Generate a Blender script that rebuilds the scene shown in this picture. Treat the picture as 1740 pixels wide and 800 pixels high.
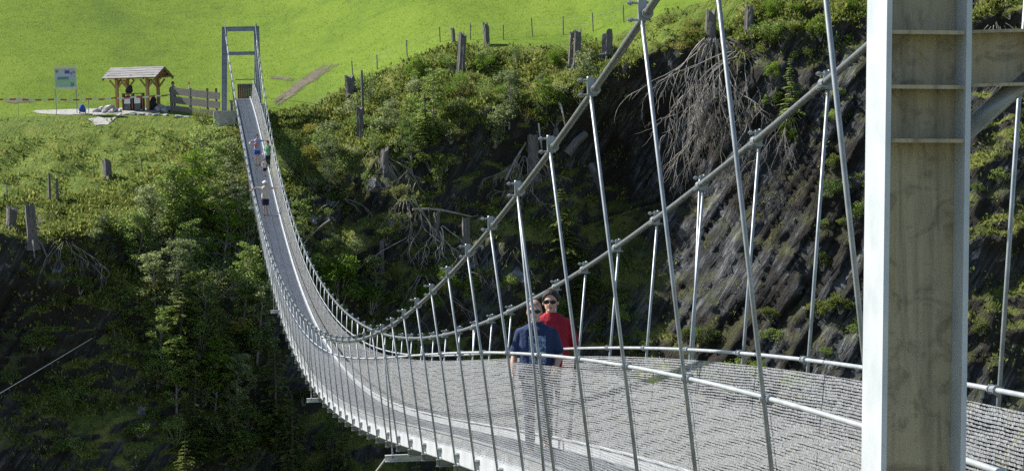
import bpy, math, random
import numpy as np
from mathutils import Vector, Matrix
from mathutils.bvhtree import BVHTree

for _o in list(bpy.data.objects):
    bpy.data.objects.remove(_o, do_unlink=True)
scene = bpy.context.scene
COL = scene.collection
random.seed(7)
RNG = np.random.default_rng(11)

# ------------------------------------------------------------------ camera
PSI, TH, RO = 0.111262, 0.047932, -0.027936      # yaw right of the bridge axis, pitch down, roll
FPX, PW, PH = 5000.0, 1740.0, 800.0
R0 = Vector((math.cos(PSI), -math.sin(PSI), 0))
FW = Vector((math.sin(PSI) * math.cos(TH), math.cos(PSI) * math.cos(TH), -math.sin(TH)))
U0 = R0.cross(FW)
CR = R0 * math.cos(RO) + U0 * math.sin(RO)
CU = -R0 * math.sin(RO) + U0 * math.cos(RO)
cam_data = bpy.data.cameras.new('camera')
cam_data.sensor_width = 36
cam_data.lens = 36 * FPX / PW
cam_data.clip_start = 0.1
cam_data.clip_end = 3000
cam = bpy.data.objects.new('camera', cam_data)
COL.objects.link(cam)
_m = Matrix((CR, CU, -FW)).transposed().to_4x4()
cam.matrix_world = _m
scene.camera = cam

# ------------------------------------------------------------------ sky, sun, exposure
SUN_TO = Vector((-0.76, 0.36, 0.80)).normalized()
SUN_EL = math.asin(SUN_TO.z)
SUN_AZ = math.atan2(SUN_TO.x, SUN_TO.y)
world = bpy.data.worlds.new('World')
scene.world = world
world.use_nodes = True
wn = world.node_tree
bg = wn.nodes['Background']
sky = wn.nodes.new('ShaderNodeTexSky')
sky.sky_type = 'NISHITA'
sky.sun_disc = False
sky.sun_elevation = SUN_EL
sky.sun_rotation = SUN_AZ
sky.altitude = 1200
wn.links.new(sky.outputs[0], bg.inputs[0])
bg.inputs[1].default_value = 0.088
sun_data = bpy.data.lights.new('sun', 'SUN')
sun_data.energy = 5.0
sun_data.angle = math.radians(0.5)
sun_data.color = (1.0, 0.955, 0.88)
sun = bpy.data.objects.new('sun', sun_data)
COL.objects.link(sun)
sun.rotation_euler = SUN_TO.to_track_quat('Z', 'Y').to_euler()
sun.location = SUN_TO * 60
scene.view_settings.view_transform = 'Standard'
scene.view_settings.look = 'None'
scene.view_settings.gamma = 1.0
scene.view_settings.use_curve_mapping = False
scene.view_settings.exposure = 0.72
scene.cycles.transparent_max_bounces = 16
scene.cycles.max_bounces = 6
scene.cycles.use_denoising = False

# ------------------------------------------------------------------ pixel <-> place helpers
def ray(px, py):
    return FW + CR * ((px - PW / 2) / FPX) - CU * ((py - PH / 2) / FPX)

def at(px, py, Y):
    d = ray(px, py)
    return d * (Y / d.y)

def proj(p):
    p = Vector(p)
    z = p.dot(FW)
    return PW / 2 + FPX * p.dot(CR) / z, PH / 2 - FPX * p.dot(CU) / z

# ------------------------------------------------------------------ tagging
def tag(o, label=None, cat=None, group=None, kind=None):
    if label: o['label'] = label
    if cat: o['category'] = cat
    if group: o['group'] = group
    if kind: o['kind'] = kind
    return o

def empty(name, loc, label=None, cat=None, group=None, rz=0.0):
    o = bpy.data.objects.new(name, None)
    o.empty_display_size = 0.2
    COL.objects.link(o)
    o.location = loc
    o.rotation_euler = (0, 0, rz)
    tag(o, label, cat, group)
    return o

def link(name, me, parent=None, loc=(0, 0, 0), rot=None):
    o = bpy.data.objects.new(name, me)
    COL.objects.link(o)
    if parent: o.parent = parent
    o.location = loc
    if rot is not None: o.rotation_euler = rot
    return o

def fast_mesh(name, V, Q, mat, smooth=False):
    """mesh from numpy arrays, Q (m,4) or (m,3)"""
    me = bpy.data.meshes.new(name)
    V = np.asarray(V, dtype=np.float32); Q = np.asarray(Q, dtype=np.int32)
    n = Q.shape[1]
    me.vertices.add(len(V)); me.vertices.foreach_set('co', V.ravel())
    me.loops.add(Q.size); me.loops.foreach_set('vertex_index', Q.ravel())
    me.polygons.add(len(Q))
    me.polygons.foreach_set('loop_start', np.arange(0, Q.size, n, dtype=np.int32))
    me.polygons.foreach_set('loop_total', np.full(len(Q), n, dtype=np.int32))
    if smooth: me.polygons.foreach_set('use_smooth', np.ones(len(Q), dtype=bool))
    me.update(calc_edges=True)
    if mat: me.materials.append(mat)
    return me

class MB:
    """collects boxes, tubes, spheres into one mesh (coordinates relative to org)"""
    def __init__(s, org=(0, 0, 0)):
        s.v = []; s.f = []; s.o = Vector(org)
    def add(s, vs, fs):
        b = len(s.v)
        s.v.extend([Vector(q) - s.o for q in vs]); s.f.extend([[i + b for i in f] for f in fs])
    def box(s, c, size, ax=None):
        c = Vector(c); hx, hy, hz = [q / 2 for q in size]
        ax = ax or (Vector((1, 0, 0)), Vector((0, 1, 0)), Vector((0, 0, 1)))
        vs = [c + ax[0] * (hx * a) + ax[1] * (hy * b) + ax[2] * (hz * d) for d in (-1, 1) for b in (-1, 1) for a in (-1, 1)]
        s.add(vs, [(0, 2, 3, 1), (4, 5, 7, 6), (0, 1, 5, 4), (2, 6, 7, 3), (0, 4, 6, 2), (1, 3, 7, 5)])
    def beam(s, p, q, w, h, up=(0, 0, 1)):
        p = Vector(p); q = Vector(q); d = (q - p); L = d.length; d.normalize()
        side = d.cross(Vector(up)).normalized(); u = side.cross(d)
        s.box((p + q) / 2, (L, w, h), (d, side, u))
    def tube(s, pts, r, n=8, caps=True):
        pts = [Vector(p) for p in pts]
        rs = r if isinstance(r, (list, tuple)) else [r] * len(pts)
        vs = []; fs = []; side = None
        for i, p in enumerate(pts):
            d = (pts[min(i + 1, len(pts) - 1)] - pts[max(i - 1, 0)]).normalized()
            if side is None:
                side = d.cross(Vector((0.31, 0.2, 0.93)) if abs(d.z) < 0.95 else Vector((0, 1, 0))).normalized()
            else:
                side = (side - d * side.dot(d)).normalized()
            u = d.cross(side)
            for k in range(n):
                a = 2 * math.pi * k / n
                vs.append(p + (side * math.cos(a) + u * math.sin(a)) * rs[i])
        for i in range(len(pts) - 1):
            for k in range(n):
                k2 = (k + 1) % n
                fs.append((i * n + k, i * n + k2, (i + 1) * n + k2, (i + 1) * n + k))
        if caps:
            fs.append(tuple(range(n - 1, -1, -1))); fs.append(tuple((len(pts) - 1) * n + k for k in range(n)))
        s.add(vs, fs)
    def ball(s, c, r, nu=12, nv=8, ax=None):
        c = Vector(c); r = r if isinstance(r, (list, tuple)) else (r, r, r)
        ax = ax or (Vector((1, 0, 0)), Vector((0, 1, 0)), Vector((0, 0, 1)))
        vs = [c - ax[2] * r[2]]
        for j in range(1, nv):
            t = math.pi * j / nv
            for i in range(nu):
                a = 2 * math.pi * i / nu
                vs.append(c + ax[0] * (r[0] * math.sin(t) * math.cos(a)) + ax[1] * (r[1] * math.sin(t) * math.sin(a)) - ax[2] * (r[2] * math.cos(t)))
        vs.append(c + ax[2] * r[2]); top = len(vs) - 1; fs = []
        for i in range(nu):
            i2 = (i + 1) % nu
            fs.append((0, 1 + i2, 1 + i)); fs.append((top, top - nu + i, top - nu + i2))
            for j in range(nv - 2):
                fs.append((1 + j * nu + i, 1 + j * nu + i2, 1 + (j + 1) * nu + i2, 1 + (j + 1) * nu + i))
        s.add(vs, fs)
    def mesh(s, name, mat, smooth=False):
        me = bpy.data.meshes.new(name)
        me.from_pydata([tuple(q) for q in s.v], [], s.f)
        if smooth:
            for p in me.polygons: p.use_smooth = True
        me.update()
        if mat: me.materials.append(mat)
        return me
    def build(s, name, mat, parent=None, loc=(0, 0, 0), smooth=False):
        return link(name, s.mesh(name, mat, smooth), parent, loc)

# ------------------------------------------------------------------ numpy noise
_PERM = np.random.default_rng(3).permutation(4096).astype(np.int64)
_GR = np.random.default_rng(5).normal(size=(4096, 3)); _GR /= np.linalg.norm(_GR, axis=1)[:, None]
def perlin(P):
    P = np.asarray(P, dtype=np.float64); I = np.floor(P).astype(np.int64); F = P - I
    W = F * F * F * (F * (F * 6 - 15) + 10); out = np.zeros(len(P))
    for dx in (0, 1):
        for dy in (0, 1):
            for dz in (0, 1):
                h = _PERM[(I[:, 0] + dx) & 4095]; h = _PERM[(h + I[:, 1] + dy) & 4095]; h = _PERM[(h + I[:, 2] + dz) & 4095]
                g = _GR[h]
                d = g[:, 0] * (F[:, 0] - dx) + g[:, 1] * (F[:, 1] - dy) + g[:, 2] * (F[:, 2] - dz)
                w = (W[:, 0] if dx else 1 - W[:, 0]) * (W[:, 1] if dy else 1 - W[:, 1]) * (W[:, 2] if dz else 1 - W[:, 2])
                out += d * w
    return out * 1.6
def fbm(P, oct=4, gain=0.5):
    o = 0; a = 1.0; P = np.asarray(P, dtype=np.float64)
    for i in range(oct):
        o = o + a * perlin(P * 2 ** i + 17.3 * i); a *= gain
    return o

# ------------------------------------------------------------------ materials
def mat_base(name):
    m = bpy.data.materials.new(name); m.use_nodes = True
    nt = m.node_tree
    return m, nt, nt.nodes, nt.nodes['Principled BSDF']

def ramp(nt, fac, stops):
    r = nt.nodes.new('ShaderNodeValToRGB')
    el = r.color_ramp.elements
    while len(el) < len(stops): el.new(0.5)
    for e, (p, c) in zip(el, stops):
        e.position = p; e.color = (*c, 1)
    nt.links.new(fac, r.inputs[0])
    return r.outputs[0]

def noise(nt, vec, scale, detail=4, rough=0.55, dist=0.0):
    n = nt.nodes.new('ShaderNodeTexNoise')
    n.inputs['Scale'].default_value = scale; n.inputs['Detail'].default_value = detail
    n.inputs['Roughness'].default_value = rough; n.inputs['Distortion'].default_value = dist
    if vec is not None: nt.links.new(vec, n.inputs['Vector'])
    return n.outputs['Fac']

def coords(nt, kind='Object', scale=None, rot=None):
    tc = nt.nodes.new('ShaderNodeTexCoord')
    if scale is None and rot is None: return tc.outputs[kind]
    mp = nt.nodes.new('ShaderNodeMapping')
    if scale: mp.inputs['Scale'].default_value = scale
    if rot: mp.inputs['Rotation'].default_value = rot
    nt.links.new(tc.outputs[kind], mp.inputs['Vector'])
    return mp.outputs[0]

def geo_pos(nt, scale=None, rot=None):
    g = nt.nodes.new('ShaderNodeNewGeometry')
    if scale is None and rot is None: return g.outputs['Position']
    mp = nt.nodes.new('ShaderNodeMapping')
    if scale: mp.inputs['Scale'].default_value = scale
    if rot: mp.inputs['Rotation'].default_value = rot
    nt.links.new(g.outputs['Position'], mp.inputs['Vector'])
    return mp.outputs[0]

def mixc(nt, fac, a, b):
    n = nt.nodes.new('ShaderNodeMix'); n.data_type = 'RGBA'
    for i, x in ((0, fac), (6, a), (7, b)):
        if isinstance(x, (int, float)): n.inputs[i].default_value = x
        elif isinstance(x, tuple): n.inputs[i].default_value = (*x, 1)
        else: nt.links.new(x, n.inputs[i])
    return n.outputs[2]

def mathn(nt, op, a, b=None, c=None):
    n = nt.nodes.new('ShaderNodeMath'); n.operation = op
    for i, x in enumerate((a, b, c)):
        if x is None: continue
        if isinstance(x, (int, float)): n.inputs[i].default_value = x
        else: nt.links.new(x, n.inputs[i])
    return n.outputs[0]

def bump(nt, bsdf, h, strength=0.4, dist=0.05):
    b = nt.nodes.new('ShaderNodeBump'); b.inputs['Strength'].default_value = strength; b.inputs['Distance'].default_value = dist
    nt.links.new(h, b.inputs['Height']); nt.links.new(b.outputs[0], bsdf.inputs['Normal'])

def simple(name, c1, c2, scale=6, rough=0.7, metal=0.0, bmp=0.0, sc=None, stops=(0.35, 0.65)):
    m, nt, n, b = mat_base(name)
    v = coords(nt, 'Object', sc)
    f = noise(nt, v, scale, 5)
    nt.links.new(ramp(nt, f, [(stops[0], c1), (stops[1], c2)]), b.inputs['Base Color'])
    b.inputs['Roughness'].default_value = rough; b.inputs['Metallic'].default_value = metal
    if bmp: bump(nt, b, f, bmp)
    return m

M = {}
M['galv'] = simple('galvanised_steel', (0.24, 0.265, 0.275), (0.36, 0.385, 0.395), 9, 0.42, 0.45)
M['galv_bright'] = simple('bright_galvanised_sheet', (0.52, 0.55, 0.58), (0.68, 0.70, 0.72), 4, 0.45, 0.25)
M['rail'] = simple('rail_tube', (0.40, 0.425, 0.44), (0.54, 0.56, 0.575), 6, 0.42, 0.35)
M['grating'] = simple('deck_grating', (0.105, 0.12, 0.145), (0.155, 0.175, 0.205), 8, 0.6, 0.3)
M['tower_far'] = simple('tower_paint_grey', (0.24, 0.28, 0.33), (0.33, 0.37, 0.42), 3, 0.5, 0.25)
M['cable'] = simple('cable_strand', (0.13, 0.14, 0.145), (0.22, 0.235, 0.24), 25, 0.45, 0.4)
M['concrete'] = simple('concrete', (0.34, 0.33, 0.30), (0.48, 0.46, 0.42), 3, 0.9, 0, 0.25)
M['old_wood'] = simple('weathered_wood', (0.085, 0.078, 0.075), (0.21, 0.195, 0.185), 5, 0.9, 0, 0.5, (6, 6, 0.7))
M['post_wood'] = simple('honey_wood', (0.30, 0.17, 0.07), (0.44, 0.28, 0.13), 4, 0.75, 0, 0.2, (5, 5, 0.6))
M['fence_wood'] = simple('grey_board', (0.085, 0.08, 0.076), (0.18, 0.17, 0.16), 5, 0.9, 0, 0.3, (0.6, 5, 5))
M['roof_wood'] = simple('silvered_roof_board', (0.17, 0.16, 0.155), (0.34, 0.33, 0.32), 3, 0.8, 0, 0.2, (0.5, 4, 4))
M['brown_wood'] = simple('brown_board', (0.14, 0.075, 0.04), (0.24, 0.13, 0.07), 5, 0.8, 0, 0.2)
M['dead_twig'] = simple('dead_twig', (0.19, 0.17, 0.15), (0.40, 0.37, 0.33), 2.5, 0.9)
M['pale_twig'] = simple('bleached_wood', (0.50, 0.47, 0.42), (0.68, 0.64, 0.58), 4, 0.9)
M['bark'] = simple('bark', (0.06, 0.05, 0.04), (0.16, 0.14, 0.12), 8, 0.95, 0, 0.5, (3, 3, 0.6))
M['stone'] = simple('pale_stone', (0.24, 0.24, 0.24), (0.48, 0.47, 0.45), 3, 0.9, 0, 0.4)
M['white'] = simple('white_paint', (0.68, 0.68, 0.66), (0.80, 0.80, 0.78), 5, 0.6)
M['cream'] = simple('cream_board', (0.80, 0.72, 0.46), (0.88, 0.80, 0.54), 5, 0.6)
M['red'] = simple('red_paint', (0.45, 0.05, 0.03), (0.55, 0.09, 0.06), 5, 0.6)
M['dark'] = simple('dark_fabric', (0.012, 0.013, 0.017), (0.035, 0.036, 0.042), 8, 0.85)
M['glass_dark'] = simple('dark_lens', (0.006, 0.006, 0.007), (0.012, 0.012, 0.014), 5, 0.12)
M['skin'] = simple('skin', (0.52, 0.31, 0.225), (0.64, 0.40, 0.30), 5, 0.55)
M['hair'] = simple('dark_hair', (0.012, 0.008, 0.006), (0.035, 0.024, 0.017), 30, 0.75, 0, 0.4)
M['stubble'] = simple('cropped_hair', (0.30, 0.19, 0.135), (0.44, 0.285, 0.20), 50, 0.7)
M['lips'] = simple('lips', (0.26, 0.10, 0.075), (0.32, 0.13, 0.10), 8, 0.5)

def cloth(name, c, var=0.25):
    return simple(name, tuple(x * (1 - var) for x in c), tuple(min(1, x * (1 + var)) for x in c), 7, 0.9, 0, 0.15)
M['navy'] = cloth('navy_cotton', (0.018, 0.035, 0.10))
M['redcloth'] = cloth('red_cotton', (0.36, 0.012, 0.03))
M['jeans'] = cloth('blue_denim', (0.045, 0.065, 0.12))
M['darkblue'] = cloth('dark_blue_cloth', (0.012, 0.02, 0.055))
M['royal'] = cloth('royal_blue_cloth', (0.05, 0.09, 0.36))
M['pale_blue'] = cloth('pale_blue_cloth', (0.26, 0.36, 0.55))
M['beige'] = cloth('beige_cloth', (0.62, 0.52, 0.42), 0.12)
M['whitecloth'] = cloth('white_cloth', (0.78, 0.77, 0.74), 0.05)
M['greencloth'] = cloth('green_cloth', (0.16, 0.34, 0.20))
M['orange'] = cloth('orange_cloth', (0.72, 0.16, 0.06), 0.2)
M['greycloth'] = cloth('grey_cloth', (0.16, 0.16, 0.17))

def make_print():
    m, nt, n, b = mat_base('faded_shirt_print')
    f = noise(nt, coords(nt), 26, 4, 0.7)
    nt.links.new(ramp(nt, f, [(0.38, (0.025, 0.05, 0.13)), (0.50, (0.16, 0.24, 0.38)), (0.62, (0.42, 0.50, 0.60))]), b.inputs['Base Color'])
    b.inputs['Roughness'].default_value = 0.9
    return m
M['print'] = make_print()

def make_column():
    m, nt, n, b = mat_base('stained_tower_steel')
    v1 = geo_pos(nt, (13, 13, 0.9)); v2 = geo_pos(nt)
    f1 = noise(nt, v1, 1.6, 6, 0.6, 0.4); f2 = noise(nt, v2, 9, 6, 0.65, 0.8)
    c1 = ramp(nt, f1, [(0.30, (0.30, 0.25, 0.165)), (0.52, (0.52, 0.445, 0.30)), (0.72, (0.46, 0.355, 0.18))])
    c2 = ramp(nt, f2, [(0.36, (0.30, 0.29, 0.26)), (0.50, (1, 1, 1)), (0.75, (1.0, 0.99, 0.96))])
    mx = nt.nodes.new('ShaderNodeMix'); mx.data_type = 'RGBA'; mx.blend_type = 'MULTIPLY'; mx.inputs[0].default_value = 0.55
    nt.links.new(c1, mx.inputs[6]); nt.links.new(c2, mx.inputs[7])
    nt.links.new(mx.outputs[2], b.inputs['Base Color'])
    b.inputs['Metallic'].default_value = 0.15; b.inputs['Roughness'].default_value = 0.55
    bump(nt, b, f2, 0.08, 0.01)
    return m
M['column'] = make_column()
M['flange'] = simple('clean_flange_steel', (0.50, 0.54, 0.57), (0.62, 0.65, 0.67), 5, 0.5, 0.25)

def make_net():
    m, nt, n, b = mat_base('woven_wire_net')
    uv = nt.nodes.new('ShaderNodeUVMap'); sp = nt.nodes.new('ShaderNodeSeparateXYZ')
    nt.links.new(uv.outputs[0], sp.inputs[0])
    def nz(sx, sy, det=2):
        mp = nt.nodes.new('ShaderNodeMapping'); mp.inputs['Scale'].default_value = (sx, sy, 1)
        nt.links.new(uv.outputs[0], mp.inputs[0]); return noise(nt, mp.outputs[0], 1.0, det, 0.6)
    wob = mathn(nt, 'MULTIPLY_ADD', nz(1.0, 2.0), 0.03, -0.015)              # the rows sag a little
    v = mathn(nt, 'MULTIPLY', mathn(nt, 'ADD', sp.outputs[1], wob), 1 / 0.021)
    u = mathn(nt, 'ADD', mathn(nt, 'MULTIPLY', sp.outputs[0], 1 / 0.019), mathn(nt, 'MULTIPLY', mathn(nt, 'FLOOR', v), 0.37))
    band = nz(0.5, 17.0, 3); spot = nz(26.0, 20.0, 2)
    wv = mathn(nt, 'ADD', mathn(nt, 'MULTIPLY_ADD', band, 1.0, 0.02), mathn(nt, 'MULTIPLY_ADD', spot, 1.0, -0.38))
    wu = mathn(nt, 'MULTIPLY_ADD', spot, 0.8, 0.34)
    rows = mathn(nt, 'LESS_THAN', mathn(nt, 'FRACT', v), wv)
    dash = mathn(nt, 'LESS_THAN', mathn(nt, 'FRACT', u), wu)
    al = mathn(nt, 'MULTIPLY', rows, dash)
    f = nz(70, 55, 2)
    nt.links.new(ramp(nt, f, [(0.36, (0.15, 0.155, 0.163)), (0.62, (0.52, 0.535, 0.55))]), b.inputs['Base Color'])
    b.inputs['Metallic'].default_value = 0.2; b.inputs['Roughness'].default_value = 0.5
    tr = nt.nodes.new('ShaderNodeBsdfTransparent'); mx = nt.nodes.new('ShaderNodeMixShader')
    nt.links.new(al, mx.inputs[0]); nt.links.new(tr.outputs[0], mx.inputs[1]); nt.links.new(b.outputs[0], mx.inputs[2])
    nt.links.new(mx.outputs[0], n['Material Output'].inputs[0])
    return m
M['net'] = make_net()

def leafmat(name, c1, c2, c3, trans=0.45, scale=0.9):
    m, nt, n, b = mat_base(name)
    oi = nt.nodes.new('ShaderNodeObjectInfo')
    g = nt.nodes.new('ShaderNodeNewGeometry')
    f = noise(nt, g.outputs['Position'], scale, 3)
    f2 = mathn(nt, 'ADD', mathn(nt, 'MULTIPLY', f, 0.45), mathn(nt, 'MULTIPLY', oi.outputs['Random'], 0.22))
    f3 = mathn(nt, 'ADD', f2, mathn(nt, 'MULTIPLY', g.outputs['Random Per Island'], 0.42))
    col = ramp(nt, f3, [(0.28, c1), (0.5, c2), (0.72, c3)])
    nt.links.new(col, b.inputs['Base Color'])
    b.inputs['Roughness'].default_value = 0.6; b.inputs['Specular IOR Level'].default_value = 0.25
    tl = nt.nodes.new('ShaderNodeBsdfTranslucent'); mx = nt.nodes.new('ShaderNodeMixShader')
    nt.links.new(col, tl.inputs[0]); mx.inputs[0].default_value = trans
    nt.links.new(b.outputs[0], mx.inputs[1]); nt.links.new(tl.outputs[0], mx.inputs[2])
    nt.links.new(mx.outputs[0], n['Material Output'].inputs[0])
    return m
M['leaf'] = leafmat('shrub_leaf', (0.04, 0.085, 0.02), (0.15, 0.235, 0.05), (0.38, 0.47, 0.13), .55)
M['leaf_grey'] = leafmat('grey_leaf', (0.07, 0.10, 0.04), (0.19, 0.25, 0.10), (0.42, 0.47, 0.22), .55)
M['leaf_yellow'] = leafmat('yellowing_leaf', (0.10, 0.11, 0.02), (0.26, 0.27, 0.045), (0.46, 0.42, 0.10), .5)
M['leaf_bright'] = leafmat('young_leaf', (0.08, 0.15, 0.018), (0.14, 0.24, 0.026), (0.22, 0.32, 0.04), .5)
M['leaf_olive'] = leafmat('olive_leaf', (0.065, 0.10, 0.024), (0.17, 0.22, 0.05), (0.36, 0.39, 0.11), .55)
M['needle'] = leafmat('spruce_needle', (0.03, 0.058, 0.016), (0.095, 0.14, 0.03), (0.26, 0.30, 0.07), .5)
M['cover'] = leafmat('ground_cover', (0.05, 0.08, 0.02), (0.155, 0.21, 0.042), (0.36, 0.37, 0.10), .5, .35)
M['meadow_blade'] = leafmat('meadow_blade', (0.09, 0.15, 0.012), (0.13, 0.20, 0.016), (0.21, 0.26, 0.05), .6, .15)

def make_meadow():
    m, nt, n, b = mat_base('meadow_grass')
    p = geo_pos(nt)
    f1 = noise(nt, geo_pos(nt, (1, 0.45, 1)), 0.16, 5, 0.65); f2 = noise(nt, p, 1.0, 5, 0.7); f3 = noise(nt, p, 6, 4, 0.7)
    s = mathn(nt, 'ADD', mathn(nt, 'MULTIPLY', f1, 0.55), mathn(nt, 'ADD', mathn(nt, 'MULTIPLY', f2, 0.27), mathn(nt, 'MULTIPLY', f3, 0.18)))
    c = ramp(nt, s, [(0.33, (0.060, 0.108, 0.009)), (0.5, (0.122, 0.192, 0.012)), (0.67, (0.175, 0.24, 0.024))])
    nt.links.new(c, b.inputs['Base Color']); b.inputs['Roughness'].default_value = 0.9
    b.inputs['Specular IOR Level'].default_value = 0.2
    bump(nt, b, mathn(nt, 'ADD', f2, f3), 0.7, 0.12)
    return m
M['meadow'] = make_meadow()

def make_cliff():
    m, nt, n, b = mat_base('cliff_rock_and_turf')
    p = geo_pos(nt)
    # rock: steep strata rising to the right
    ps = geo_pos(nt, (0.9, 0.9, 0.9), (0, math.radians(-33), 0))
    mp = nt.nodes.new('ShaderNodeMapping'); mp.inputs['Scale'].default_value = (5.5, 1.6, 0.5)
    nt.links.new(ps, mp.inputs[0])
    fs = noise(nt, mp.outputs[0], 1.0, 7, 0.68, 0.5); fb = noise(nt, p, 0.35, 5, 0.6); ff = noise(nt, p, 7, 5, 0.7)
    rock = ramp(nt, fs, [(0.38, (0.012, 0.012, 0.013)), (0.48, (0.040, 0.043, 0.047)), (0.575, (0.105, 0.111, 0.120)), (0.68, (0.29, 0.30, 0.315))])
    brown = ramp(nt, fs, [(0.35, (0.012, 0.010, 0.008)), (0.6, (0.030, 0.025, 0.020)), (0.8, (0.07, 0.06, 0.048))])
    rk = mixc(nt, ramp(nt, fb, [(0.44, (0, 0, 0)), (0.56, (1, 1, 1))]), rock, brown)
    at_ = nt.nodes.new('ShaderNodeAttribute'); at_.attribute_name = 'bare'
    rk = mixc(nt, at_.outputs['Fac'], mixc(nt, 0.45, rk, (0.05, 0.045, 0.03)), rk)
    # turf and moss where it is not too steep
    turf = ramp(nt, noise(nt, p, 0.8, 6, 0.7), [(0.34, (0.05, 0.062, 0.014)), (0.48, (0.12, 0.145, 0.024)), (0.60, (0.20, 0.205, 0.04)), (0.72, (0.25, 0.22, 0.075))])
    g = nt.nodes.new('ShaderNodeNewGeometry'); sp = nt.nodes.new('ShaderNodeSeparateXYZ'); nt.links.new(g.outputs['Normal'], sp.inputs[0])
    k = mathn(nt, 'ADD', sp.outputs[2], mathn(nt, 'MULTIPLY_ADD', ff, 0.5, -0.25))
    fac = ramp(nt, k, [(0.40, (0, 0, 0)), (0.56, (1, 1, 1))])
    fac2 = mathn(nt, 'MULTIPLY', fac, mathn(nt, 'MULTIPLY_ADD', at_.outputs['Fac'], -0.75, 1.0))
    col = mixc(nt, fac2, rk, turf)
    at2 = nt.nodes.new('ShaderNodeAttribute'); at2.attribute_name = 'grassy'
    mead = ramp(nt, noise(nt, p, 1.1, 5, 0.7), [(0.33, (0.085, 0.13, 0.012)), (0.52, (0.135, 0.195, 0.014)), (0.70, (0.21, 0.23, 0.04))])
    col = mixc(nt, at2.outputs['Fac'], col, mead)
    nt.links.new(col, b.inputs['Base Color']); b.inputs['Roughness'].default_value = 0.85
    b.inputs['Specular IOR Level'].default_value = 0.35
    bump(nt, b, mathn(nt, 'ADD', mathn(nt, 'MULTIPLY', fs, 1.6), ff), 0.8, 0.22)
    return m
M['cliff'] = make_cliff()

def ragged(nt, nodes, bsdf, full=0.0):
    uv = nt.nodes.new('ShaderNodeUVMap'); sp = nt.nodes.new('ShaderNodeSeparateXYZ'); nt.links.new(uv.outputs[0], sp.inputs[0])
    def edge(o): return mathn(nt, 'SUBTRACT', 0.5, mathn(nt, 'ABSOLUTE', mathn(nt, 'SUBTRACT', o, 0.5)))
    e = mathn(nt, 'MINIMUM', edge(sp.outputs[0]), edge(sp.outputs[1]))
    f = noise(nt, geo_pos(nt), 1.6, 6, 0.75)
    f2 = noise(nt, geo_pos(nt), 9, 4, 0.8)
    q = mathn(nt, 'ADD', mathn(nt, 'MULTIPLY', e, 1.6), mathn(nt, 'ADD', mathn(nt, 'MULTIPLY_ADD', f, 1.5, -0.75), mathn(nt, 'MULTIPLY_ADD', f2, 1.2, -0.6)))
    al = mathn(nt, 'MULTIPLY', mathn(nt, 'MINIMUM', mathn(nt, 'MAXIMUM', mathn(nt, 'MULTIPLY_ADD', q, 3.0, -0.6 + full), 0.0), 1.0), 0.92)
    tr = nt.nodes.new('ShaderNodeBsdfTransparent'); mx = nt.nodes.new('ShaderNodeMixShader')
    nt.links.new(al, mx.inputs[0]); nt.links.new(tr.outputs[0], mx.inputs[1]); nt.links.new(bsdf.outputs[0], mx.inputs[2])
    nt.links.new(mx.outputs[0], nodes['Material Output'].inputs[0])
def make_gravel(name, a, c, rag=False, full=0.0):
    m, nt, n, b = mat_base(name)
    f = noise(nt, geo_pos(nt), 5, 6, 0.75)
    nt.links.new(ramp(nt, f, [(0.35, a), (0.65, c)]), b.inputs['Base Color'])
    b.inputs['Roughness'].default_value = 0.95; bump(nt, b, f, 0.6, 0.05)
    if rag: ragged(nt, n, b, full)
    return m
M['gravel'] = make_gravel('pale_gravel', (0.30, 0.29, 0.27), (0.50, 0.49, 0.46), True, 1.6)
M['dirt'] = make_gravel('worn_earth', (0.075, 0.062, 0.042), (0.165, 0.14, 0.095), True, 0.35)
M['ground'] = make_gravel('bank_soil', (0.06, 0.06, 0.03), (0.13, 0.14, 0.05))
def make_tape():
    m, nt, n, b = mat_base('red_white_tape')
    sp = nt.nodes.new('ShaderNodeSeparateXYZ'); nt.links.new(coords(nt), sp.inputs[0])
    f = mathn(nt, 'LESS_THAN', mathn(nt, 'FRACT', mathn(nt, 'MULTIPLY', sp.outputs[0], 1 / 0.72)), 0.5)
    nt.links.new(mixc(nt, f, (0.72, 0.71, 0.68), (0.50, 0.07, 0.05)), b.inputs['Base Color'])
    b.inputs['Roughness'].default_value = 0.5
    return m
M['tape'] = make_tape()
# ================================================================== terrain of the far side
# control columns: photo column px -> (row, distance along the bridge) for the meadow lip, the cliff break, mid-face and foot
CTRL = [
 (-150, (207, 170.0), (400, 151.5), (560, 150.2), (850, 147.8)),
 (0,    (200, 170.5), (400, 151.5), (560, 150.2), (850, 147.8)),
 (120,  (197, 170.5), (412, 152.0), (560, 150.4), (850, 147.5)),
 (250,  (196, 170.5), (365, 156.0), (560, 150.5), (850, 146)),
 (400,  (206, 169.2), (290, 161.5), (520, 152.5), (850, 147)),
 (520,  (182, 170.0), (280, 161.0), (500, 155.0), (850, 149)),
 (640,  (122, 171.0), (240, 162.0), (460, 156.5), (850, 150)),
 (760,  (72, 169.0),  (190, 161.0), (430, 156.0), (850, 150)),
 (900,  (78, 166.0),  (185, 161.0), (400, 157.5), (850, 152)),
 (1020, (78, 163.0),  (135, 160.0), (380, 158.0), (850, 153)),
 (1130, (15, 161.0),  (78, 158.5),  (340, 157.0), (850, 150)),
 (1300, (-15, 158.0), (60, 155.5),  (330, 152.5), (850, 146)),
 (1480, (-35, 156.0), (40, 153.0),  (320, 149.5), (850, 143)),
 (1740, (-60, 152.0), (20, 149.0),  (300, 146.5), (850, 140)),
 (2000, (-75, 149.0), (0, 146.0),   (300, 143.5), (850, 137)),
]
def _curve(i):
    pts = [at(c[0], c[i][0], c[i][1]) for c in CTRL]
    return np.array([[p.x, p.y, p.z] for p in pts])
CUR = [_curve(i) for i in (1, 2, 3, 4)]
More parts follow.
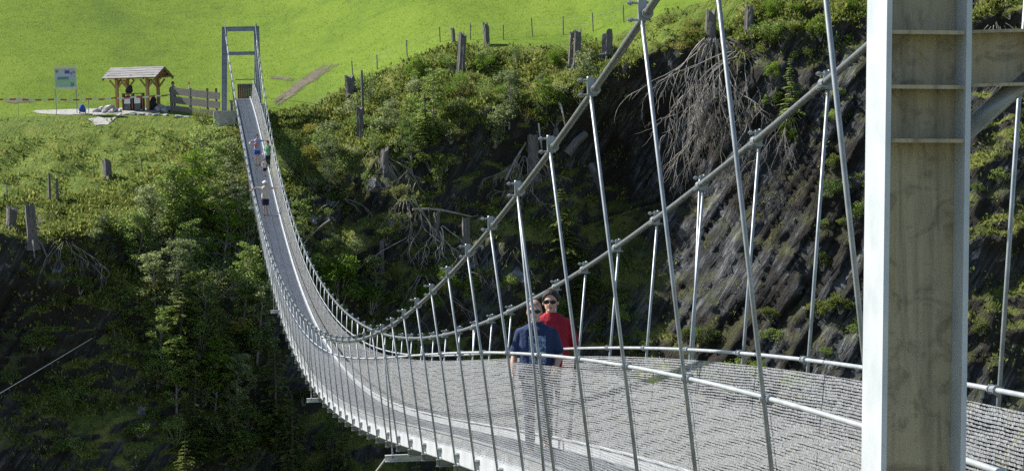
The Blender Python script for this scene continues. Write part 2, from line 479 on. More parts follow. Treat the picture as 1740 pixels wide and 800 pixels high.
def smooth_interp(x, xp, fp):
    r = 0
    for o, w in ((-2.4, .1), (-1.2, .2), (0, .4), (1.2, .2), (2.4, .1)):
        r = r + w * np.interp(x + o, xp, fp)
    return r
XS = np.concatenate([np.linspace(-120, -16, 20)[:-1], np.arange(-16, 60, 0.2), np.linspace(60, 170, 20)])
PX = len(XS)
def line(i):
    c = CUR[i]
    return smooth_interp(XS, c[:, 0], c[:, 1]), smooth_interp(XS, c[:, 0], c[:, 2])
(Ym, Zm), (Ye, Ze), (Yd, Zd), (Yb, Zb) = [line(i) for i in range(4)]
rowsY = []; rowsZ = []; kind = []
def span(Y0, Z0, Y1, Z1, n, k0, k1, endpoint=False, ease=None):
    t = np.linspace(0, 1, n, endpoint=endpoint)
    for q in t:
        rowsY.append(Y0 + (Y1 - Y0) * q); rowsZ.append(Z0 + (Z1 - Z0) * q); kind.append(k0 + (k1 - k0) * q)
floorY, floorZ = Yb * 0 + 118, Zb * 0 - 78
span(Yb * 0 + 60, Zb * 0 - 84, floorY, floorZ, 8, 0, 0)
span(floorY, floorZ, Yb - 9, Zb - 26, 10, 0, 0)
span(Yb - 9, Zb - 26, Yb, Zb, 22, 0, 0)
span(Yb, Zb, Yd, Zd, 70, 0, 0)
span(Yd, Zd, Ye, Ze, 48, 0, 1)
span(Ye, Ze, Ym, Zm, 36, 1, 2, True)
RY = np.array(rowsY); RZ = np.array(rowsZ); KN = np.array(kind)
NR = len(RY)
GX = np.repeat(XS[None, :], NR, 0)
KK = np.repeat(KN[:, None], PX, 1)
P = np.stack([GX.ravel(), RY.ravel(), RZ.ravel()], 1)
def sstep(a, b, x):
    t = np.clip((x - a) / (b - a), 0, 1); return t * t * (3 - 2 * t)
_hi = 2.0 - 0.55 * (1 - sstep(-2.0, 4.0, P[:, 0])); face = 1 - sstep(_hi - 0.85, _hi, KK.ravel())             # 1 on the cliff, 0 at the meadow lip
fX = P[:, 0]; fZ = P[:, 2]
# bare rock mask (in metres on the face): the slab right of the little spruce, and small windows elsewhere
bare = sstep(22, 25.5, fX + 0.12 * fZ) * (1 - sstep(36.5, 40, fX + .15 * fZ)) * (1 - sstep(0.75, 1.15, KK.ravel()))
patch = sstep(0.12, 0.40, perlin(P * np.array([0.16, 0.16, 0.22]) + 9.1)) * (1 - sstep(0.6, 1.0, KK.ravel()))
bare = np.clip(np.maximum(bare, 0.75 * patch), 0, 1)
big = fbm(P * 0.16, 3) * 1.1 + fbm(P * 0.55 + 5, 3) * 0.45
ca, sa = math.cos(math.radians(33)), math.sin(math.radians(33))
qx = fX * ca - fZ * sa; qz = fX * sa + fZ * ca      # qz runs along the strata, qx across them
S = np.stack([qx * 0.85, P[:, 1] * 0.2, qz * 0.10], 1)
strat = 1 - np.abs(perlin(S)) * 2.0
S2 = np.stack([qx * 2.6, P[:, 1] * 0.5, qz * 0.30], 1)
strat2 = 1 - np.abs(perlin(S2 + 3.3)) * 2.0
small = fbm(P * 1.7 + 2, 3)
saw = (qx * 1.15 + 0.9 * perlin(np.stack([qx * .25, P[:, 1] * .1, qz * .22], 1) + 7.7)) % 1.0
saw2 = (qz * 0.33 + 0.7 * perlin(np.stack([qx * .5, P[:, 1] * .1, qz * .2], 1) + 1.7)) % 1.0
ledge = 0.38 * saw + 0.30 * saw2
disp = face * (big * (1 - .55 * bare) + bare * (0.25 * strat + 0.34 * strat2 + ledge - .5) + (1 - 0.6 * bare) * 0.28 * small)
# the deep dark recess under the overhanging turf
pr = np.array([proj(q) for q in P[:: 1]]) if len(P) < 1 else None
c1 = at(1085, 210, 158); 
rec = np.exp(-((fX - c1.x) / 2.9) ** 2 - ((fZ - c1.z + 2) / 6.0) ** 2) * (1 - sstep(0.55, 0.98, KK.ravel()))
c2 = at(70, 560, 149)
rec2 = np.exp(-((fX - c2.x) / 5.0) ** 2 - ((fZ - c2.z) / 4.5) ** 2) * (1 - sstep(0.6, 1.0, KK.ravel()))
disp = disp - 4.2 * rec - 1.2 * rec2
P2 = P.copy()
P2[:, 1] -= disp * 0.85
P2[:, 2] += disp * 0.30 * (KK.ravel() > 0.02) + (1 - face) * 0
lipn = fbm(np.stack([P[:, 0] * 0.5, P[:, 1] * 0.5, P[:, 1] * 0], 1), 3)
edge = sstep(0.5, 1.2, KK.ravel()) * (1 - sstep(1.75, 2.0, KK.ravel()))
P2[:, 2] += edge * lipn * 0.35
idx = np.arange(NR * PX).reshape(NR, PX)
Q = np.stack([idx[:-1, :-1], idx[:-1, 1:], idx[1:, 1:], idx[1:, :-1]], -1).reshape(-1, 4)
cliff_me = fast_mesh('cliff', P2, Q, M['cliff'], True)
_a = cliff_me.attributes.new('bare', 'FLOAT', 'POINT'); _a.data.foreach_set('value', bare.astype(np.float32))
# grass creeping down over the lip: wide on the meadow slope below the shed, narrow elsewhere
gw = 1.98 - 0.68 * (1 - sstep(-2.5, 3.5, fX)) - 0.75 * sstep(22.5, 24.5, fX) * (1 - sstep(29.5, 31, fX))
grassy = sstep(gw - 0.22, gw + 0.12, KK.ravel() + 0.22 * lipn)
_a = cliff_me.attributes.new('grassy', 'FLOAT', 'POINT'); _a.data.foreach_set('value', grassy.astype(np.float32))
cliff_o = tag(link('cliff', cliff_me), kind='structure')
# meadow: starts on the same lip line
mr = [(0, 0)]
mrow = [0, .4, .8, 1.2, 1.7, 2.2, 3, 4, 5, 6.5, 8, 10, 12, 15, 18, 22, 27, 33, 40, 50, 62, 78, 100, 130, 170, 220, 300, 420]
VM = []
xs2 = XS[::2] if PX % 2 == 1 else np.concatenate([XS[::2], XS[-1:]])
VM_y = []
for t in mrow:
    yy = Ym + t
    # a level bench round the shed and the tower, then the hill climbs
    bench = np.exp(-((XS + 2) / 9.0) ** 2)
    rise = np.where(t < 7, t * (0.20 - 0.09 * bench), 7 * (0.20 - 0.09 * bench) + (t - 7) * 0.24)
    zz = Zm + rise + (0.10 * np.sin(XS * 0.25 + t * 0.2) * min(1, t / 4))
    VM_y.append(np.stack([XS, yy, zz], 1))
VM = np.concatenate(VM_y)
# join exactly to the cliff's last row
VM[:PX] = P2.reshape(NR, PX, 3)[-1]
idm = np.arange(len(mrow) * PX).reshape(len(mrow), PX)
QM = np.stack([idm[:-1, :-1], idm[:-1, 1:], idm[1:, 1:], idm[1:, :-1]], -1).reshape(-1, 4)
meadow_o = tag(link('meadow', fast_mesh('meadow', VM, QM, M['meadow'], True)), kind='structure')
# near bank (behind and below the camera) and the gorge wall under it
nb = MB()
nbx = np.linspace(-90, 110, 21)
prof = [(-160, 6.0), (-60, 1.0), (-20, -1.2), (-3, -1.66), (2, -1.7), (7, -2.62), (9.4, -2.75), (11.4, -3.2), (15, -9), (22, -24), (30, -46), (42, -70), (60.2, -84.05)]
vs = [(x, y, z + 0.15 * math.sin(x * 0.9 + y)) if -160 < y < 60 else (x, y, z) for (y, z) in prof for x in nbx]
n = len(nbx)
fs = [(j * n + i, j * n + i + 1, (j + 1) * n + i + 1, (j + 1) * n + i) for j in range(len(prof) - 1) for i in range(n - 1)]
nb.add(vs, fs)
tag(nb.build('near_bank', M['ground'], smooth=True), kind='structure')

TV = np.concatenate([P2, VM]); TQ = np.concatenate([Q, QM + len(P2)])
BVH = BVHTree.FromPolygons([tuple(v) for v in TV.tolist()], TQ.tolist())
def hit(px, py):
    d = ray(px, py).normalized()
    h = BVH.ray_cast(d * 100.0, d)
    return (h[0], h[1]) if h[0] is not None else (None, None)
def ground_z(x, y):
    h = BVH.ray_cast(Vector((x, y, 80)), Vector((0, 0, -1)))
    return h[0].z if h[0] is not None else 0.0
def on_ground(px, py, Y):
    """point at distance Y under the pixel column, dropped on the terrain"""
    p = at(px, py, Y); return Vector((p.x, Y, ground_z(p.x, Y)))

# ---- draped paths
def drape(name, rows, mat, lift=0.03, jitter=0.12, nn=14):
    """rows: list of (left px,py),(right px,py) pairs; hits the terrain and lifts"""
    V = []; 
    for j, (a, b_) in enumerate(rows):
        for i in range(nn):
            t = i / (nn - 1)
            px = a[0] + (b_[0] - a[0]) * t; py = a[1] + (b_[1] - a[1]) * t
            h, _n = hit(px, py)
            if h is None: h = at(px, py, 170)
            V.append((h.x + random.uniform(-jitter, jitter), h.y + random.uniform(-jitter, jitter), 0))
    V = [(x, y, ground_z(x, y) + lift) for x, y, z in V]
    F = [(j * nn + i, j * nn + i + 1, (j + 1) * nn + i + 1, (j + 1) * nn + i) for j in range(len(rows) - 1) for i in range(nn - 1)]
    m = MB(); m.add(V, F); o = m.build(name, mat, smooth=True); me = o.data
    ul = me.uv_layers.new(name='UVMap')
    for lp in me.loops:
        j, i = divmod(lp.vertex_index, nn); ul.data[lp.index].uv = (i / (nn - 1), j / (len(rows) - 1))
    return tag(o, kind='structure')
# ================================================================== the suspension footbridge
Y0, DK, AC, KT = 14.965, 2.392, 3.588, 64.262      # first hanger seen, hanger spacing, axis, far tower station
RAILP = [82.939348, -149.465124, 55.720847, 7.562444, 1.612281]
CABP = [-7.190374, 11.194539, -44.0189, 32.71683, -0.91408]
KN0 = -1.825                                        # near tower station
def Yk(k): return Y0 + k * DK
def rail_z(k): return -float(np.polyval(RAILP, k / 70.0))
def cab_z(k): return -float(np.polyval(CABP, k / 70.0))
def cab_w(k):
    mid = (KT - 2.5) / 2
    return 0.5802 + (0.8625 - 0.5802) * ((k - mid) / (KT - mid)) ** 2
def deck_z(k): return rail_z(k) - 1.10
def hang_top(k): return cab_w(k) + 0.03
HB = 0.50
def hang_lat(k, z):
    zt = cab_z(k); zb = deck_z(k) - 0.30
    return HB + (hang_top(k) - HB) * (z - zb) / (zt - zb)
def rail_w(k): return hang_lat(k, rail_z(k)) - 0.026
BO = Vector((AC, Yk(0), deck_z(0)))
bridge = empty('suspension_footbridge', BO, 'long sagging steel suspension footbridge with wire mesh sides spanning the gorge', 'bridge')
def bp(m_or_mesh): pass

BRK = [(-0.08, 0.04), (-0.08, 0.02), (0.04, 0.02), (0.04, -0.09), (0.08, -0.09), (0.08, 0.04)]
STATIONS = list(range(-1, 64))
for side in (-1, 1):
    # main cable, with back-stays behind both towers
    m = MB(BO)
    ks = np.concatenate([[KN0], np.arange(-1.5, 64.1, 0.5), [KT]])
    pts = [Vector((AC + side * cab_w(k), Yk(k), cab_z(k))) for k in ks]
    pts = [Vector((AC + side * 0.9, 1.5, -1.75))] + pts + [Vector((AC + side * 0.9, Yk(KT) + 9.0, -0.2))]
    m.tube(pts, 0.025, 8)
    m.build('main_cable', M['cable'], bridge, smooth=True)
    # hand rail tube
    m = MB(BO)
    ks = np.arange(-2.9, 64.3, 0.5)
    m.tube([Vector((AC + side * rail_w(k), Yk(k), rail_z(k))) for k in ks], 0.0142, 8)
    m.build('handrail', M['rail'], bridge, smooth=True)
    # wire mesh side
    ks = np.arange(-2.9, 64.31, 0.25)
    V = []; UV = []
    for k in ks:
        zb = deck_z(k) + 0.02; zt = rail_z(k) - 0.085
        for j in range(4):
            z = zb + (zt - zb) * j / 3
            lat = hang_lat(k, z) - 0.022
            V.append((side * lat, Yk(k) - BO.y, z - BO.z)); UV.append((Yk(k), z - zb))
    nk = len(ks)
    Qn = [(i * 4 + j, (i + 1) * 4 + j, (i + 1) * 4 + j + 1, i * 4 + j + 1) for i in range(nk - 1) for j in range(3)]
    me = fast_mesh('side_net', V, Qn, M['net'])
    ul = me.uv_layers.new(name='UVMap')
    li = np.zeros(len(me.loops), dtype=np.int32); me.loops.foreach_get('vertex_index', li)
    ul.data.foreach_set('uv', np.array(UV, dtype=np.float32)[li].ravel())
    link('side_net', me, bridge)
    # hangers with their clamps
    for k in STATIONS:
        zt = cab_z(k); zb = deck_z(k) - 0.32; ht = hang_top(k)
        base = Vector((AC + side * HB, Yk(k), zb))
        m = MB(base)
        m.tube([base, Vector((AC + side * (ht + 0.01), Yk(k), zt + 0.09))], 0.0128, 7)
        h = m.build('hanger', M['galv'], bridge, base - BO, True)
        # cable clamp: two plates, bolts on the outside
        c = Vector((AC + side * ht, Yk(k), zt))
        m = MB(base)
        m.box(c + Vector((side * -0.005, 0, 0.02)), (0.05, 0.04, 0.125))
        m.tube([c + Vector((side * -0.03, -0.06, 0)), c + Vector((side * -0.03, 0.06, 0))], 0.034, 10)
        for dz in (0.065, -0.035):
            m.tube([c + Vector((-0.085, 0, dz)), c + Vector((0.045, 0, dz))], 0.009, 6)
            m.tube([c + Vector((-0.075, 0, dz)), c + Vector((-0.058, 0, dz))], 0.017, 6)
        m.build('cable_clamp', M['galv'], h)
        # rail clamp: a collar round the tube and a short bolt to the hanger
        rz = rail_z(k); c = Vector((AC + side * rail_w(k), Yk(k), rz)); s_ = Vector((0, DK, rail_z(k + .5) - rail_z(k - .5))).normalized()
        m = MB(base)
        m.tube([c - s_ * 0.05, c + s_ * 0.05], 0.022, 8)
        m.tube([c - s_ * 0.062, c - s_ * 0.05], 0.028, 8); m.tube([c + s_ * 0.05, c + s_ * 0.062], 0.028, 8)
        m.tube([c, c + Vector((side * 0.05, 0, 0))], 0.014, 6)
        m.build('rail_clamp', M['galv'], h)
        # foot bracket on the edge beam
        f0 = Vector((AC + side * (HB - 0.002), Yk(k), deck_z(k) - 0.10))
        m = MB(base)
        m.add([f0 + Vector((a * .025, y_, z_)) for a in (-1, 1) for (y_, z_) in BRK], [tuple(range(5, -1, -1)), tuple(range(6, 12))] + [(i, (i + 1) % 6, 6 + (i + 1) % 6, 6 + i) for i in range(6)])
        m.build('foot_bracket', M['galv_bright'], h)
    # extra rods at the wind-brace beams
for k in (4, 12, 24, 36, 48):
    zt = deck_z(k) - 0.42
    m = MB(BO)
    yk = Yk(k) + 0.10
    for a, b_ in (((0.0, 0.045), (0.08, 0.012)), ((0.0, -0.045), (0.08, 0.012)), ((0, 0), (0.012, 0.09))):
        m.box(Vector((AC, yk, zt + a[1])), (1.40, b_[0], b_[1]))
    m.build('wind_beam', M['galv_bright'], bridge)
    for side in (-1, 1):
        m = MB(BO)
        m.tube([Vector((AC + side * 0.585, yk, zt)), Vector((AC + side * (hang_top(k) - 0.01), yk, cab_z(k) + 0.05))], 0.0128, 7)
        m.build('wind_beam_rod', M['galv'], bridge, smooth=True)
for side, tgt in ((-1, at(560, 905, 62.0)), (1, at(1500, 1500, 62.0))):
    m = MB(BO); s0 = Vector((AC + side * 0.69, Yk(12) + 0.1, deck_z(12) - 0.42))
    m.tube([s0, tgt, tgt + (tgt - s0) * 1.5], 0.016, 6); m.build('wind_guy', M['galv_bright'], bridge)
m = MB(BO); _h, _n = hit(165, 570)
m.tube([_h + Vector((0, 0.1, 0)), at(0, 668, 120.0), at(-260, 823, 90.0)], 0.018, 6)
m.build('wind_guy', M['galv'], bridge)
# deck: three grating strips per bay, kick plates, edge beams, a cross-beam per hanger
def seg_mesh(name, w, h, mat, bev=0.0):
    m = MB(); m.box((0, 0.5, 0), (w, 1, h)); return m.mesh(name, mat)
def strip_mesh():
    m = MB(); w = 0.286
    m.box((0, 0.5, -0.012), (w, 0.994, 0.024))
    for i in range(8):
        m.box((-w / 2 + 0.018 + i * (w - 0.036) / 7, 0.5, 0.004), (0.012, 0.99, 0.012))
    return m.mesh('grating_strip', M['grating'])
ME_STRIP = strip_mesh()
m = MB(); m.box((0, 0.5, 0), (0.012, 1, 0.12)); m.box((0, 0.5, 0.064), (0.055, 1, 0.008)); ME_KICK = m.mesh('kick_plate', M['galv_bright'])  # flat top flange added to catch the sun as a bright line
def edge_mesh():
    m = MB(); m.box((0, 0.5, -0.10), (0.012, 0.998, 0.19)); m.box((0.025, 0.5, -0.199), (0.05, 0.998, 0.010)); m.box((0.025, 0.5, -0.001), (0.05, 0.998, 0.010))
    return m.mesh('edge_beam', M['galv_bright'])
ME_EDGE = edge_mesh()
m = MB(); m.box((0, 0, -0.30), (1.08, 0.08, 0.012)); m.box((0, 0, -0.218), (1.08, 0.08, 0.012)); m.box((0, 0.0, -0.259), (1.08, 0.012, 0.07))
ME_CROSS = m.mesh('cross_beam', M['galv'])
def place_seg(name, me, x, k0, k1, dz, flip=False):
    a = Vector((AC + x, Yk(k0), deck_z(k0) + dz)); b_ = Vector((AC + x, Yk(k1), deck_z(k1) + dz)); d = b_ - a
    o = link(name, me, bridge, a - BO)
    o.rotation_euler = (math.atan2(d.z, d.y), 0, 0); o.scale = (-1 if flip else 1, d.length, 1)
    return o
bays = [(k, k + 1) for k in range(-3, 64)] + [(64, 64.55)]
for k0, k1 in bays:
    for i in (-1, 0, 1):
        place_seg('grating_strip', ME_STRIP, i * 0.298, k0, k1, 0)
    for s_ in (-1, 1):
        place_seg('kick_plate', ME_KICK, s_ * 0.452, k0, k1, 0.055)
        place_seg('edge_beam', ME_EDGE, s_ * 0.468, k0, k1, -0.012, s_ > 0)
    o = link('cross_beam', ME_CROSS, bridge, Vector((AC, Yk(k0), deck_z(k0))) - BO)

# ------------------------------------------------------------------ towers
def hcol(m, p0, p1, h, b, tf, tw):
    """H column with flanges facing +-X, from p0 to p1"""
    d = (p1 - p0); L = d.length; d = d.normalized(); y = Vector((0, 1, 0)); x = y.cross(d).normalized(); c = (p0 + p1) / 2
    ax = (x, y, d)
    return ax, c, L
# near tower -- left column placed from the photo, the right one mirrored
YN, YF = 10.45, 10.76
cl_t = at(1507.5, 0, YN); cl_b = at(1497, 800, YN); cr_t = at(1652.5, 0, YN)
HH = cr_t.x - cl_t.x
axis = (cl_t - cl_b).normalized()
mid_ = cl_b + Vector((HH / 2, (YF - YN) / 2, 0))
def colpt(z): return mid_ + axis * ((z - mid_.z) / axis.z)
foot = colpt(-2.75)
near_tower = empty('bridge_tower', Vector((AC, foot.y, -2.75)), 'big stained steel H-section tower frame standing close by at the bridge head', 'tower', 'towers of the suspension bridge')
NO = Vector((AC, foot.y, -2.75))
def mirror(p): return Vector((2 * AC - p.x, p.y, p.z))
zb_top = at(1690, 51, 10.6).z; zb_bot = at(1690, 147, 10.6).z
z_st3 = at(1570, 239, 10.5).z
for side in (-1, 1):
    fx = (lambda p: p) if side < 0 else mirror
    p0, p1 = fx(colpt(-2.70)), fx(colpt(2.05))
    ax, c, L = hcol(None, p0, p1, 0, 0, 0, 0)
    col = None
    m = MB(NO); m.box(c, (0.012, YF - YN, L), ax)
    # web lies across the bridge: thin in Y
    m = MB(NO); m.box(c, (HH - 0.041, 0.014, L), ax)
    col = m.build('column', M['column'], near_tower)
    for s2 in (-1, 1):
        m = MB(NO); m.box(c + ax[0] * s2 * (HH / 2 - 0.010), (0.020, YF - YN, L + 0.002), ax)
        m.build('flange', M['flange'], col)
    for zz in (zb_top - 0.005, zb_bot + 0.005, z_st3, -2.2, 1.2):
        q = fx(colpt(zz))
        for sy in (-1, 1):
            m = MB(NO); m.box(q + Vector((0, sy * 0.0775, 0)), (HH - 0.0415, 0.133, 0.014), (ax[0], Vector((0, 1, 0)), ax[2]))
            m.build('stiffener', M['column'], col)
    m = MB(NO); m.box(fx(colpt(-2.735)), (0.46, 0.46, 0.045)); m.build('base_plate', M['flange'], near_tower)
    m = MB(NO); m.box(p1 + Vector((0, 0, 0.012)), (0.40, 0.40, 0.02)); m.tube([p1 + Vector((0, -0.12, 0.07)), p1 + Vector((0, 0.12, 0.07))], 0.05, 10); m.build('saddle', M['galv'], near_tower)
    # knee brace
    a = at(1632, 232, 10.62); b_ = at(1745, 132, 10.62)
    m = MB(NO); m.tube([fx(a), fx(b_)], 0.036, 12); m.build('knee_brace', M['galv'], near_tower, smooth=True)
xl = colpt(zb_top).x + HH / 2 + 0.002; xr = 2 * AC - xl
for zt, zb in ((zb_top, zb_bot), (1.95, 1.74)):
    yb = mid_.y
    m = MB(NO); m.box(Vector((AC, yb, (zt + zb) / 2)), (xr - xl, 0.012, zt - zb - 0.0245))
    bm_ = m.build('cross_beam', M['column'], near_tower)
    for z in (zt - 0.006, zb + 0.006):
        m = MB(NO); m.box(Vector((AC, yb, z)), (xr - xl, 0.19, 0.012)); m.build('flange', M['column'], bm_)
    for i in range(4):
        x = xl + (xr - xl) * (0.178 + i * 0.215)
        for sy in (-1, 1):
            m = MB(NO); m.box(Vector((x, yb + sy * 0.05, (zt + zb) / 2)), (0.010, 0.087, zt - zb - 0.026)); m.build('stiffener', M['column'], bm_)
for side in (-1, 1):
    p = colpt(-2.75); p = p if side < 0 else mirror(p)
    m = MB((p.x, p.y, -3.6)); m.box((p.x, p.y, -3.18), (0.9, 1.0, 0.84))
    o = m.build('foundation_block', M['concrete'], None, (p.x, p.y, -3.6))
    tag(o, 'concrete block under the close-by tower column ' + ('with the sunlit flange' if side < 0 else 'at the far end of its cross beam'), 'foundation')
# far tower
YT = Yk(KT)
ZT = cab_z(KT)
FO = Vector((AC, YT, -0.75))
far_tower = empty('bridge_tower', FO, 'distant grey steel portal tower at the meadow end of the bridge', 'tower', 'towers of the suspension bridge')
lt = at(381.5, 47, YT); lb = at(381, 189, YT); rt = at(435.5, 46, YT); rb = at(440, 176, YT)
for top, bot in ((lt, lb), (rt, rb)):
    bot = bot + (bot - top).normalized() * 0.02
    d = (top - bot); L = d.length; d.normalize(); y = Vector((0, 1, 0)); x = y.cross(d).normalized(); ax = (x, y, d); c = (top + bot) / 2
    m = MB(FO); m.box(c, (0.27, 0.014, L), ax); cc = m.build('column', M['tower_far'], far_tower)
    for s2 in (-1, 1):
        m = MB(FO); m.box(c + x * s2 * 0.148, (0.022, 0.30, L + .004), ax); m.build('flange', M['tower_far'], cc)
    for z in (0.30, 0.42, 0.62):
        for sy in (-1, 1):
            m = MB(FO); m.box(bot + d * (L * (1 - z)) + y * sy * 0.08, (0.268, 0.14, 0.03), ax); m.build('stiffener', M['tower_far'], cc)
    m = MB(FO); m.box(top + Vector((0, 0, 0.014)), (0.36, 0.38, 0.026)); m.tube([top + Vector((0, -.14, .06)), top + Vector((0, .14, .06))], 0.06, 10); m.box(top + Vector((0, .05, .12)), (.05, .05, .16)); m.build('saddle', M['galv'], far_tower)
    m = MB(FO); m.box(bot + Vector((0, 0, -0.03)), (0.50, 0.50, 0.05)); m.build('base_plate', M['tower_far'], far_tower)
for y0, y1, thick in ((46, 54, .2), (88.5, 94.5, .15)):
    a = lt + (lb - lt) * ((y0 - 47) / 142.0) + Vector((0.162, 0, 0)); b_ = rt + (rb - rt) * ((y0 - 47) / 130.0) - Vector((0.162, 0, 0))
    hgt = (y1 - y0) / FPX * YT
    a.z -= hgt / 2; b_.z -= hgt / 2
    m = MB(FO); m.beam(a, b_, 0.016, hgt - .03); bm_ = m.build('cross_beam', M['tower_far'], far_tower)
    for dz in (-1, 1):
        m = MB(FO); m.beam(a + Vector((0, 0, dz * (hgt / 2 - .008))), b_ + Vector((0, 0, dz * (hgt / 2 - .008))), 0.2, 0.014); m.build('flange', M['tower_far'], bm_)
def block(px0, px1, py0, py1, Y, depth, label):
    a = at(px0, py0, Y); b_ = at(px1, py1, Y); gz = min(b_.z, ground_z((a.x + b_.x) / 2, Y) - 0.3)
    c = Vector(((a.x + b_.x) / 2, Y + depth / 2, gz)); m = MB(c)
    w = b_.x - a.x; h = a.z - gz
    m.box((c.x, c.y, gz + h / 2), (w, depth, h)); m.box((c.x, c.y, gz + h + 0.0225), (w - 0.06, depth - 0.06, 0.045))
    return tag(m.build('foundation_block', M['concrete'], None, c), label, 'foundation')
block(363, 401, 190, 216, YT - 0.55, 1.1, 'weathered concrete block under the far tower leg beside the board fence')
block(428, 453, 178, 200, YT - 0.5, 1.1, 'concrete block under the far tower leg beside the dirt path')
# ================================================================== paths
drape('gravel_path', [((60, 188), (292, 182)), ((58, 191), (296, 185)), ((70, 194), (300, 189)), ((120, 196), (250, 193))], M['gravel'])
drape('gravel_path', [((158, 195), (212, 192)), ((150, 203), (196, 200)), ((165, 212), (185, 212))], M['gravel'], jitter=.2, nn=8)
drape('dirt_path', [((552, 106), (577, 108)), ((544, 113), (570, 116)), ((528, 122), (556, 126)), ((512, 133), (538, 138)), ((492, 146), (520, 150)), ((476, 160), (502, 163)), ((462, 174), (484, 175)), ((452, 186), (470, 187))], M['dirt'], jitter=.1)
drape('dirt_path', [((458, 129), (505, 134)), ((452, 134), (505, 139))], M['dirt'], jitter=.1, nn=8)
drape('worn_verge', [((0, 166), (62, 166)), ((0, 173), (62, 173)), ((0, 177), (60, 176))], M['dirt'], jitter=.15, nn=10)

# ================================================================== shelter
YS = 173.6
def gp(px, Y): 
    p = at(px, 180, Y); return Vector((p.x, Y, ground_z(p.x, Y)))
g0 = gp(236, YS)
ppm = FPX / YS
shed = empty('picnic_shelter', g0, 'open timber shelter with silvery pitched board roof on honey coloured posts', 'shelter', None, math.radians(-25))
def sh(m, name, mat, par=shed): return m.build(name, mat, par)
Lx, Wy = 3.45, 2.5
ze = (183 - 132) / ppm; zr = (183 - 113.5) / ppm
px_, py_ = 0.98, 0.72
for (sx, sy) in ((-1, -1), (1, -1), (-1, 1), (1, 1)):
    m = MB(); m.box((sx * px_ - 0.05, sy * py_, ze / 2 + 0.02), (0.16, 0.16, ze + 0.04)); sh(m, 'post', M['post_wood'])
    for d in (-1, 1):
        m = MB(); m.beam((sx * px_ - 0.05 + d * 0.075, sy * py_, ze - 0.48), (sx * px_ - 0.05 + d * 0.45, sy * py_, ze - 0.03), 0.07, 0.09); sh(m, 'knee_brace', M['post_wood'])
    m = MB(); m.beam((sx * px_ - 0.05, sy * (py_ - 0.075), ze - 0.45), (sx * px_ - 0.05, sy * (py_ - 0.42), ze - 0.03), 0.07, 0.09, (1, 0, 0)); sh(m, 'knee_brace', M['post_wood'])
for sy in (-1, 1):
    m = MB(); m.box((0, sy * py_, ze + 0.10), (Lx - 0.25, 0.12, 0.12)); sh(m, 'wall_plate', M['post_wood'])
for sx in (-1, 0, 1):
    m = MB(); m.box((sx * px_ * 1.45, 0, ze + 0.20), (0.10, Wy * 0.8, 0.10)); sh(m, 'tie_beam', M['brown_wood'])
m = MB(); m.box((0, 0, zr - 0.09), (Lx - 0.1, 0.10, 0.12)); sh(m, 'ridge_beam', M['brown_wood'])
slope = Vector((0, Wy / 2, ze + 0.06 - zr)); sl = slope.length
for sy in (-1, 1):
    d = Vector((0, sy * Wy / 2, ze + 0.04 - zr)).normalized(); nrm = Vector((0, sy * -d.z * 1.0, abs(d.y))) if False else Vector((1, 0, 0)).cross(d) * (1 if sy > 0 else -1)
    if nrm.z < 0: nrm = -nrm
    nb_ = 9
    for i in range(nb_):
        t = (i + 0.5) / nb_
        c = Vector((0, 0, zr + 0.02)) + d * (t * sl) + nrm * (0.012 if i % 2 else 0.03)
        m = MB(); m.box(c, (Lx + random.uniform(-.03, .03), sl / nb_ * 1.18, 0.022), (Vector((1, 0, 0)), d, nrm)); sh(m, 'roof_board', M['roof_wood'])
    for ex in (-1, 1):
        p = Vector((ex * (Lx / 2 - 0.05), 0, zr - 0.05)); m = MB(); m.beam(p, p + d * sl * 0.99, 0.05, 0.12, nrm); sh(m, 'barge_board', M['brown_wood'])
    for ex in (-0.9, 0, 0.9):
        p = Vector((ex, 0, zr - 0.06)); m = MB(); m.beam(p, p + d * sl * 0.97, 0.07, 0.09, nrm); sh(m, 'rafter', M['brown_wood'])
for ex in (-1, 1):
    m = MB(); w = Wy * 0.36; x = ex * (Lx / 2 - 0.14)
    m.add([(x - .015, -w, ze + .24), (x - .015, w, ze + .24), (x - .015, 0, zr - .14), (x + .015, -w, ze + .24), (x + .015, w, ze + .24), (x + .015, 0, zr - .14)], [(0, 1, 2), (5, 4, 3), (0, 3, 4, 1), (1, 4, 5, 2), (2, 5, 3, 0)])
    sh(m, 'gable_infill', M['brown_wood'])
